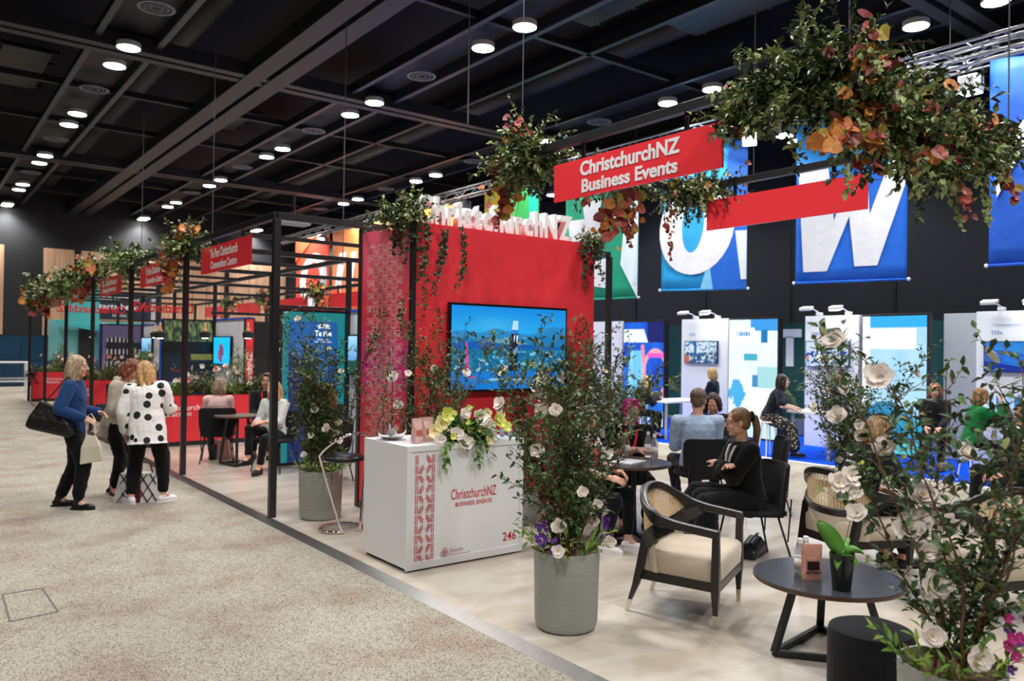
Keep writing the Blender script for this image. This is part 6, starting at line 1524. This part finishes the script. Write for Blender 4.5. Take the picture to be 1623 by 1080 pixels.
        if glasses:
            gm = MB()
            for s in (-1, 1):
                gm.tube([h(s * .030 + .024 * math.cos(a), .098 - .006 * abs(math.cos(a)) * s * 0, .004 + .018 * math.sin(a)) for a in np.linspace(0, 2 * math.pi, 15)[:-1]], .0022, 5, closed=True)
                gm.tube([h(s * .054, .096, .008), h(s * .074, .03, .008), h(s * .074, -.01, .0)], .0022, 5)
            gm.tube([h(-.008, .1, .008), h(.008, .1, .008)], .002, 5); gm.build('glasses', mat('glasses_black', (.01, .01, .01), .3), g)
    # ---- hair
    hs, hc, h2 = hair[:3]; HB = Body(); HMt = hairm(hc, h2)
    if hs != 'none':
        HB.ell(h(0, -.026, .048), hr(.082, .092, .080), HM); HB.ell(h(0, -.05, .0), hr(.074, .062, .075), HM)
        for s in (-1, 1): HB.ell(h(s * .05, -.005, .05), hr(.032, .07, .05), HM)
    if hs in ('long', 'bob', 'verylong'):
        zl = {'long': -.24, 'bob': -.115, 'verylong': -.33}[hs]; th = -sd * 0
        for s in (-1, 1):
            HB.chain([h(s * .05, .035, .07), h(s * .074, .022, .01), h(s * .078, .008, -.06), h(s * .085, -.005, min(-.08, zl * .6)), h(s * .075, -.02, zl)], [.022, .024, .027, .03, .016], ax=(0, 1, 0))
            HB.chain([h(s * .05, -.055, .03), h(s * .07, -.06, -.06), h(s * .06, -.07, zl)], [.045, .04, .024])
        HB.chain([h(0, -.075, .03), h(0, -.09, -.07), h(0, -.09, zl - .01)], [.05, .05, .028])
    elif hs == 'short':
        for s in (-1, 1): HB.ell(h(s * .064, .0, .03), hr(.02, .045, .035), HM)
        HB.ell(h(0, -.06, -.03), hr(.06, .045, .05), HM); HB.ell(h(0, .045, .098), hr(.05, .03, .02), HM)
    elif hs == 'pony':
        q0 = h(0, -.11, .05)
        HB.ell(h(0, -.10, .045), hr(.03, .03, .03), HM)
        HB.chain([q0, h(.0, -.15, .03), h(0, -.165, -.06), h(.0, -.15, -.17), h(.0, -.13, -.30)], [.022, .03, .032, .027, .010])
        cc = MB()
        for a in np.linspace(0, 2 * math.pi, 9)[:-1]: cc.ell(h(.026 * math.cos(a), -.125, .045 + .03 * math.sin(a)), hr(.016, .018, .016), HM, 8, 6)
        cc.build('scrunchie', BFAB, g, smooth=True)
    elif hs == 'sideswept':
        HB.chain([h(.02, .06, .10), h(-.05, .05, .07), h(-.078, .02, .0)], [.03, .032, .02]); HB.chain([h(-.03, .06, .1), h(.06, .05, .06), h(.078, .02, .01)], [.024, .026, .02]); HB.chain([h(-.02, -.10, .0), h(-.07, -.11, -.06), h(-.10, -.09, -.15), h(-.11, -.05, -.24)], [.045, .04, .035, .015])
    if hs != 'none': HB.build('hair', HMt, g, vox=max(vox * .8, .006), smooth=2, disp=(.018, .008))
    # ---- clothes
    tc_, sl, ex = top[0], top[1], top[2]; TM = dots or clothm(tc_)
    T = Body(); hemt = hem
    rows = [(-.20, .17, .12), (-.10, .168, .118), (-.02, .166, .115), (.06, .155, .11), (.16, .138, .10), (.26, .142, .108), (.34, .152, .112), (.40, .148, .10), (.45, .105, .078), (.485, .066, .06)]
    rows = [r for r in rows if r[0] >= hemt - .01]
    if hem < -.2: rows.insert(0, (hem, .185, .135))
    if sit: rows = [r for r in rows if r[0] >= -.06]
    T.loft([(P0 + sd * t * k, ax if t > .1 else (px + ax).normalized(), ay if t > .1 else (py + ay).normalized(), rx * k * bulk * .96 + ex, ry * k * bulk * .96 + ex) for t, rx, ry in rows])
    if not man:
        for s in (-1, 1): T.ell(S(.29) + ax * s * .062 * k + ay * .075 * k, hr(.055, .05, .055))
    for s in (-1, 1):
        T.limb(S(.41), SH[s] - ax * s * .005, .062 * k + ex * .4, .052 * k + ex)
        if sl <= .5: T.limb(SH[s], SH[s].lerp(EL[s], sl * 2), .054 * k + ex, .046 * k + ex * 1.3)
        else: T.chain([SH[s], EL[s]], [.052 * k + ex, .043 * k + ex]); T.limb(EL[s], EL[s].lerp(WR[s], (sl - .5) * 2), .042 * k + ex, .033 * k + ex * 1.1)
    if sit: T.limb(P0 - px * .06, P0 + px * .06, .12 * B_, .12 * B_)
    to = T.build('top', TM, g, vox=vox, smooth=2, disp=(.11, .020))
    if lapel:
        lm = MB()
        for s in (-1, 1): lm.tube([S(.49) + ax * s * .05 * k - ay * .01, S(.45) + ax * s * .055 * k + ay * .095 * k, S(.38) + ax * s * .045 * k + ay * .135 * k, S(.30) + ax * s * .025 * k + ay * .158 * k, S(.2) + ay * .14 * k], 1, flat=(.012, .006))
        lm.build('neckband', clothm(lapel), to)
    if bottom:
        Bt = Body(); BM = clothm(bcol)
        if bottom == 'trousers':
            Bt.loft([(P0 + sd * t * k, (px + ax).normalized(), (py + ay).normalized(), rx * k * bulk + .012, ry * k * bulk + .01) for t, rx, ry in ((-.11, .135, .10), (-.04, .155, .112), (.03, .152, .11), (.10, .138, .10))])
            for s in (-1, 1):
                cuff = KN[s].lerp(AN[s], .82); Bt.chain([HP[s], KN[s], cuff], [.094 * B_ * bulkl, .064 * k * bfl, .05 * k * bfl])
        else:
            Bt.loft([(P0 + sd * t * k, px, py, rx * k * bulk + .012, ry * k * bulk + .01) for t, rx, ry in ((-.08, .15, .11), (.0, .158, .115), (.09, .142, .102))])
            for s in (-1, 1): Bt.chain([HP[s], KN[s], KN[s].lerp(AN[s], .80)], [.105 * B_, .088 * k, .115 * k])
            Bt.chain([P0 + V((0, 0, -.05)), (KN[-1] + KN[1]) / 2, (KN[-1].lerp(AN[-1], .7) + KN[1].lerp(AN[1], .7)) / 2], [.12, .085, .11])
            if not sit: pass
        Bt.build('trousers' if bottom == 'trousers' else 'skirt', mat('floral_skirt', hexc('101014'), .8) if bottom == 'floral' else BM, g, vox=vox, smooth=2, disp=(.06, .018))
    return g, dict(S=S, SH=SH, EL=EL, WR=WR, KN=KN, AN=AN, HC=HC, h=h, ax=ax, ay=ay, k=k, P0=P0)
# polka dots: round black dots on a white coat
def dotmat(name, base, dot, scale, r, rnd=.35, rough=.7):
    m = bpy.data.materials.new(name); m.use_nodes = True; nt = m.node_tree; b_ = nt.nodes['Principled BSDF']; tc = nt.nodes.new('ShaderNodeTexCoord'); v = nt.nodes.new('ShaderNodeTexVoronoi')
    v.inputs['Scale'].default_value = scale; v.inputs['Randomness'].default_value = rnd; nt.links.new(tc.outputs['Object'], v.inputs['Vector'])
    c = nt.nodes.new('ShaderNodeMath'); c.operation = 'LESS_THAN'; c.inputs[1].default_value = r; nt.links.new(v.outputs['Distance'], c.inputs[0])
    mx = nt.nodes.new('ShaderNodeMixRGB'); mx.inputs[1].default_value = (*hexc(base), 1); mx.inputs[2].default_value = (*hexc(dot), 1); nt.links.new(c.outputs[0], mx.inputs[0]); nt.links.new(mx.outputs[0], b_.inputs['Base Color']); b_.inputs['Roughness'].default_value = rough; return m
POLKA = dotmat('polka_dots', 'e8e6e2', '0c0c0e', 8.2, .36)
MATS['floral_skirt'] = dotmat('floral_print', '0c0c10', 'b8a888', 22, .30, 1.)
PRINT = dotmat('mono_print', 'e0e0e0', '0c0c0e', 45, .5, 1.)
def fl(px, py, z=0.): v = G(px, py, z); return (v.x, v.y)
A_R, A_L, A_AW, A_TO = -37.6, 142.4, 52.4, 232.4     # image right, left, away from and towards the camera

# three women in the aisle
g, J = person('standing woman with long blonde hair in a navy sweater carrying a black shoulder bag', fl(113, 805, -.03), D(A_R + 12), 1.70, head=(0, -4, 0), z0=-.03, skin='dcae94', vox=.0065,
    top=('1c3c6c', .95, .02), hem=-.16, bcol='0c0c10', bfl=1.25, feet=((-.10, -.16, .085, 12), (.13, .10, .085, -8)), hands=((-.06, .24, 1.04), (.20, .16, 1.0)), elbows=((-.5, -.6, -.5), (.5, -.6, -.5)), shoes=('0c0c0e', 'boot'), hair=('long', 'c8b494', '8a7458'))
t = thing('tote_bag', 'large black leather shoulder bag hanging behind the woman in the navy sweater', 'bag', tuple(g.location + Matrix.Rotation(g.rotation_euler.z, 3, 'Z') @ V((.13, -.13, 0))), g.rotation_euler.z)
mbx = []
for z, w_, d_ in ((.84, .20, .05), (.88, .235, .065), (.98, .20, .06), (1.08, .14, .035), (1.15, .10, .02)):
    mbx.append([(d_ * sx + .09, -.02 + w_ * sy, z - .05 * sy) for sx, sy in ((-1, -1), (1, -1), (1, 1), (-1, 1))])
MB().rings(mbx).build('bag_body', mat('soft_black_leather', hexc('141312'), .38, bump=(14, .5, .02)), t, bevel=.02)
MB().tube([(.09, .07, 1.11), (.07, .12, 1.28), (.02, .14, 1.43), (-.02, .10, 1.44), (.06, -.0, 1.28), (.09, -.09, 1.16)], 1, flat=(.016, .004)).build('bag_strap', MATS['soft_black_leather'], t)
t2 = thing('tote_bag', 'small cream canvas tote hanging from the forearm of the woman in navy', 'bag', tuple(g.location + Matrix.Rotation(g.rotation_euler.z, 3, 'Z') @ V((.20, .24, .98))), g.rotation_euler.z)
MB().rings([[(-.03, -.10, -.48), (.03, -.10, -.48), (.03, .13, -.44), (-.03, .13, -.44)], [(-.035, -.09, -.3), (.035, -.09, -.3), (.035, .10, -.28), (-.035, .10, -.28)], [(-.012, -.05, -.17), (.012, -.05, -.17), (.012, .05, -.17), (-.012, .05, -.17)]]).build('bag_body', clothm('d8d0bc'), t2, bevel=.01)
MB().tube([(0, -.04, -.18), (0, -.06, .03), (0, 0, .07), (0, .04, .0), (0, .04, -.18)], 1, flat=(.010, .002)).build('bag_strap', clothm('d8d0bc'), t2)
person('standing woman with auburn hair in a beige blazer, bent toward the polka dot coat', fl(180, 786, -.03), D(A_R - 5), 1.68, head=(8, -30, 0), lean=14, z0=-.03, skin='d89a80', vox=.0065, top=('b8ae9c', .95, .026), hem=-.19, bcol='0a0a0c', bfl=1.1,
    feet=((-.09, -.08, .085, 10), (.10, .06, .085, -35)), hands=((-.10, .34, 1.02), (.12, .34, 1.0)), hair=('bob', '8c4c2c', '50281a'), shoes=('141414', 'low', 1), brow='6a3a24')
person('standing woman with wavy blonde hair in a white coat with black polka dots', fl(231, 798, -.03), D(A_AW + 14), 1.66, head=(25, -28, 0), lean=13, side=-5, z0=-.03, vox=.0065, bulk=1.08, dots=POLKA, top=('e8e6e2', .92, .032), hem=-.22, bcol='0a0a0c', bfl=1.35, bulkl=1.15,
    feet=((-.15, -.02, .085, 40), (.17, .05, .085, -45)), hands=((-.24, .10, .80), (.10, .36, 1.0)), elbows=((-.3, -.6, -.3), (.5, -.3, -.6)), shoes=('e8e8ea',), hair=('long', 'c89c64', '8c6236'), skin='d8a088')
# left booths
def sitp(label, xy, ang, **k):
    return person(label, (xy[0], xy[1]), D(ang), sit=k.pop('sit', .44), **k)
sitp('seated woman with a grey bob in a pale pink shirt, seen from behind', (3.83, 12.28), 70, H=1.64, man=False, head=(-35, -8, 0), top=('e0bfb8', .9, .018), bcol='3c3c42', hair=('bob', 'a08c70', '6a5844'), shoes=('101010', 'boot'), feet=((-.10, .30, .085), (.10, .38, .085)), vox=.008, lean=3)
sitp('seated woman in a pale grey cardigan with long blonde hair, facing the aisle', (4.24, 11.03), 215, H=1.66, top=('c8ccc8', .8, .02), bcol='101014', hair=('long', 'd0a878', '9a7448'), head=(-10, -5, 0), feet=((-.05, .42, .10), (.12, .44, .22)), hands=((-.05, .34, .72), (.12, .30, .70)), shoes=('1c1c1e',), vox=.008)
sitp('seated woman with long reddish hair in a black top, seen from behind', (4.5, 9.8), 95, H=1.66, top=('101012', .9, .02), bcol='0e0e10', hair=('verylong', 'a06a3c', '6a3e20'), head=(22, -6, 0), shoes=('c8a080',), feet=((-.05, .35, .085), (.2, .38, .085)), vox=.0075)
sitp('bearded man in a black jacket with a red lanyard behind the tall post', (4.7, 12.6), 240, H=1.78, man=True, top=('14141a', .95, .02), bcol='101014', hair=('short', '6a4430', '3c2418'), skin='d8a088', head=(0, 0, 0), vox=.009, lapel='c01820')
sitp('seated woman with wavy brown hair in a cream jacket at the far booth', (4.1, 20.3), 300, H=1.64, top=('d8ccb4', .95, .02), bcol='0c0c10', hair=('bob', '6a4430', '3c2418'), head=(30, -5, 0), hands=((-.1, .34, .62), (.08, .34, .62)), vox=.010, lapel='101012', shoes=('0c0c0e',))
person('person in dark clothes at the white bar table on the far left', (2.05, 33.1), D(-40), 1.72, lean=14, head=(0, -22, 0), hands=((-.1, .42, 1.10), (.16, .40, 1.10)), top=('14141c', .9, .02), hair=('short', '3a2a22', '20140e'), z0=-.03, vox=.014)
# right part of the stand
g, J = sitp('seated woman with magenta hair in a black t-shirt with a red lanyard', (6.02, 5.8), 234, H=1.68, vox=.0065, top=('101012', .42, .02), bcol='0c0c10', head=(20, -2, 4), hair=('sideswept', 'e01c8c', 'a01068'), hands=((.04, .36, .80), (-.04, .34, .79)), elbows=((-.9, -.1, -.4), (.9, -.1, -.4)), skin='e0b09c', lapel='e03a40', bulk=1.12, lean=8, shoes=('0c0c0e',), brow='4a2430')
sitp('person in a black and white print top, half hidden behind the central camellia', (4.95, 5.35), 290, H=1.66, vox=.008, top=('e0e0e0', .4, .02), dots=PRINT, bcol='0c0c10', head=(10, -8, 0), hair=('bob', '4a3428', '2a1c14'), skin='dca890', lapel='d83038', shoes=('f0eeea',), feet=((-.10, .42, .085), (.12, .30, .085)), hands=((-.02, .36, .70), (.12, .34, .66)), bulk=1.08)
g, J = sitp('seated woman in profile with a brown ponytail, glasses and a long black dress', (5.77, 4.13), 150, H=1.72, vox=.0065, top=('0c0d10', .95, .022), bottom='skirt', bcol='0c0d10', head=(-5, -3, 0), hair=('pony', '8c6a4c', '4e3828'), glasses=True, hands=((.10, .24, .80), (-.12, .26, .82)), elbows=((-.7, .2, -.8), (.7, .2, -.8)), skin='d8a48c', lapel='e0dcd4', feet=((-.08, .42, .10), (.10, .62, .20)), knees=((-.1, 1, .5), (.1, 1, .6)), shoes=('0c0c0e',), lean=8)
sitp('seated man with short grey brown hair in a pale blue shirt, back to the camera', (7.05, 5.72), 58, H=1.86, man=True, vox=.007, top=('a8bcd8', .95, .02), bcol='20242c', head=(-25, -6, 0), hair=('short', '7c6858', '4c3e34'), hands=((-.1, .36, .70), (.1, .36, .70)), skin='d8a088', bulk=1.12, lean=4)
sitp('seated woman with curly dark brown hair looking down beside the man in blue', (7.97, 6.24), 205, H=1.66, vox=.007, top=('14141a', .9, .02), bcol='101014', head=(6, -24, 0), hair=('bob', '4a2c20', '24140e'), hands=((-.1, .34, .72), (.1, .34, .72)), skin='dca48c', brow='3c241a')
shell_chair((7.97, 6.24, 0), D(205), 'black chair under the curly haired woman beside the man in blue')
g, J = person('seated visitor with short fair hair in a black Your Space t-shirt, seen from behind', (VP.x + .02, VP.y), D(-20), 1.70, sit=.45, vox=.007, top=('0c0c0e', .42, .022), bcol='0c0c10', head=(-10, -22, 0), hair=('bob', 'b09064', '6c5438'), hands=((-.12, .38, .62), (.22, .34, .66)), elbows=((-.8, -.4, -.4), (.8, -.4, -.4)), skin='d89c84', lean=20, bulk=1.1)
YS = g
person('seated person in black cut by the right edge, head turned left', fl(1622, 842, 0), D(A_L + 10), 1.70, sit=.45, vox=.008, top=('0c0c0e', .95, .02), bcol='0c0c10', head=(0, 0, 0), hair=('short', '4a3428', '2a1c14'), skin='dca48c', feet=((-.1, .42, .085), (.1, .5, .2)), lean=-4)
shell_chair((*fl(1622, 842, 0), 0), D(A_L + 10), 'black chair under the person in black at the right edge')
# far right booths
def farp(label, xy, ang, **k): return person(label, xy, D(ang), z0=-.013, vox=.010, **k)
farp('blonde woman in a black jacket seated at the white table by the neon poster', (12.05, 11.35), -25, sit=.46, top=('0e1018', .95, .02), bcol='0e0e12', hair=('long', 'e0cca0', 'a89468'), head=(0, -5, 0), lean=16, hands=((-.1, .42, .82), (.1, .42, .82)), skin='e0b098')
farp('woman with a blonde bob in a navy jacket below the banquet hall screen', (13.2, 10.35), 110, sit=.62, top=('101828', .95, .02), bcol='0e0e12', hair=('bob', 'c0a068', '8c7044'), head=(-20, -5, 0))
farp('woman with dark hair in a navy t-shirt and floral skirt leaning on a white table', (11.98, 8.2), -55, sit=.62, lean=24, top=('101622', .42, .018), bottom='floral', hair=('long', '2c1c18', '140c0a'), head=(0, 4, 0), hands=((-.14, .46, .84), (.20, .40, .84)), elbows=((-.6, .2, -.8), (.6, .2, -.8)), skin='e0b4a0', glasses=True, feet=((-.1, .15, .085), (.15, .42, .12)))
farp('distant person in white seated beside the green wall with the letter T', (16.2, 11.35), -60, sit=.5, top=('c8c8c4', .9, .02), hair=('short', '3a2a22', '20140e'), head=(0, 0, 0))
farp('visitor in a bright green jacket raising a hand at the laptop', (12.1, 4.95), -45, sit=.50, lean=12, top=('107038', .95, .025), bcol='101014', hair=('bob', 'a87c54', '6c4c30'), head=(0, 0, 0), hands=((-.05, .36, .95), (.1, .36, 1.12)), skin='dca890')
farp('person with curly ginger hair behind the right foreground camellia', (13.1, 5.9), 200, sit=.5, top=('141418', .9, .02), hair=('bob', 'a0683c', '6c4020'), head=(0, -5, 0), skin='d8a488')
# stools under the far visitors
st_p = None
for (x, y, h_, lb) in ((12.05, 11.35, .45, 'white stool under the blonde woman in black'), (13.2, 10.35, .61, 'white stool under the woman with the blonde bob'), (11.98, 8.2, .61, 'white stool under the woman in the floral skirt'), (16.2, 11.35, .49, 'white stool beside the green wall'), (12.1, 4.95, .49, 'white stool under the visitor in green'), (13.1, 5.9, .49, 'white stool under the ginger haired person')):
    t = thing('stool', lb, 'stool', (x, y, -.013)); MB().lathe([(.17, h_ - .03), (.18, h_ - .02), (.17, h_)], 24).build('seat', WHITEP, t, smooth=True, auto=True)
    for k in range(4): a = k * math.pi / 2 + .4; MB().tube([(.1 * math.cos(a), .1 * math.sin(a), h_ - .03), (.17 * math.cos(a), .17 * math.sin(a), 0)], .011, 6).build('leg', WHITEP, t)
# white shirt lettering on the black t-shirt
ax_, ay_, S_f = J['ax'], J['ay'], J['S']
zd = -ay_
for tx, w_, hh, t_ in (('Your Space', .20, .035, .36), ('christchurchnz', .15, .022, .31)):
    o = S_f(t_) - ay_ * .137; x = ax_; up_ = ay_.cross(ax_); up_ = up_ if up_.z > 0 else -up_
    M = Matrix((x, up_, x.cross(up_))).transposed().to_4x4(); M.translation = o; lettering(tx, w_, hh, M, WHITEL, YS, extrude=.004, bold=.01)
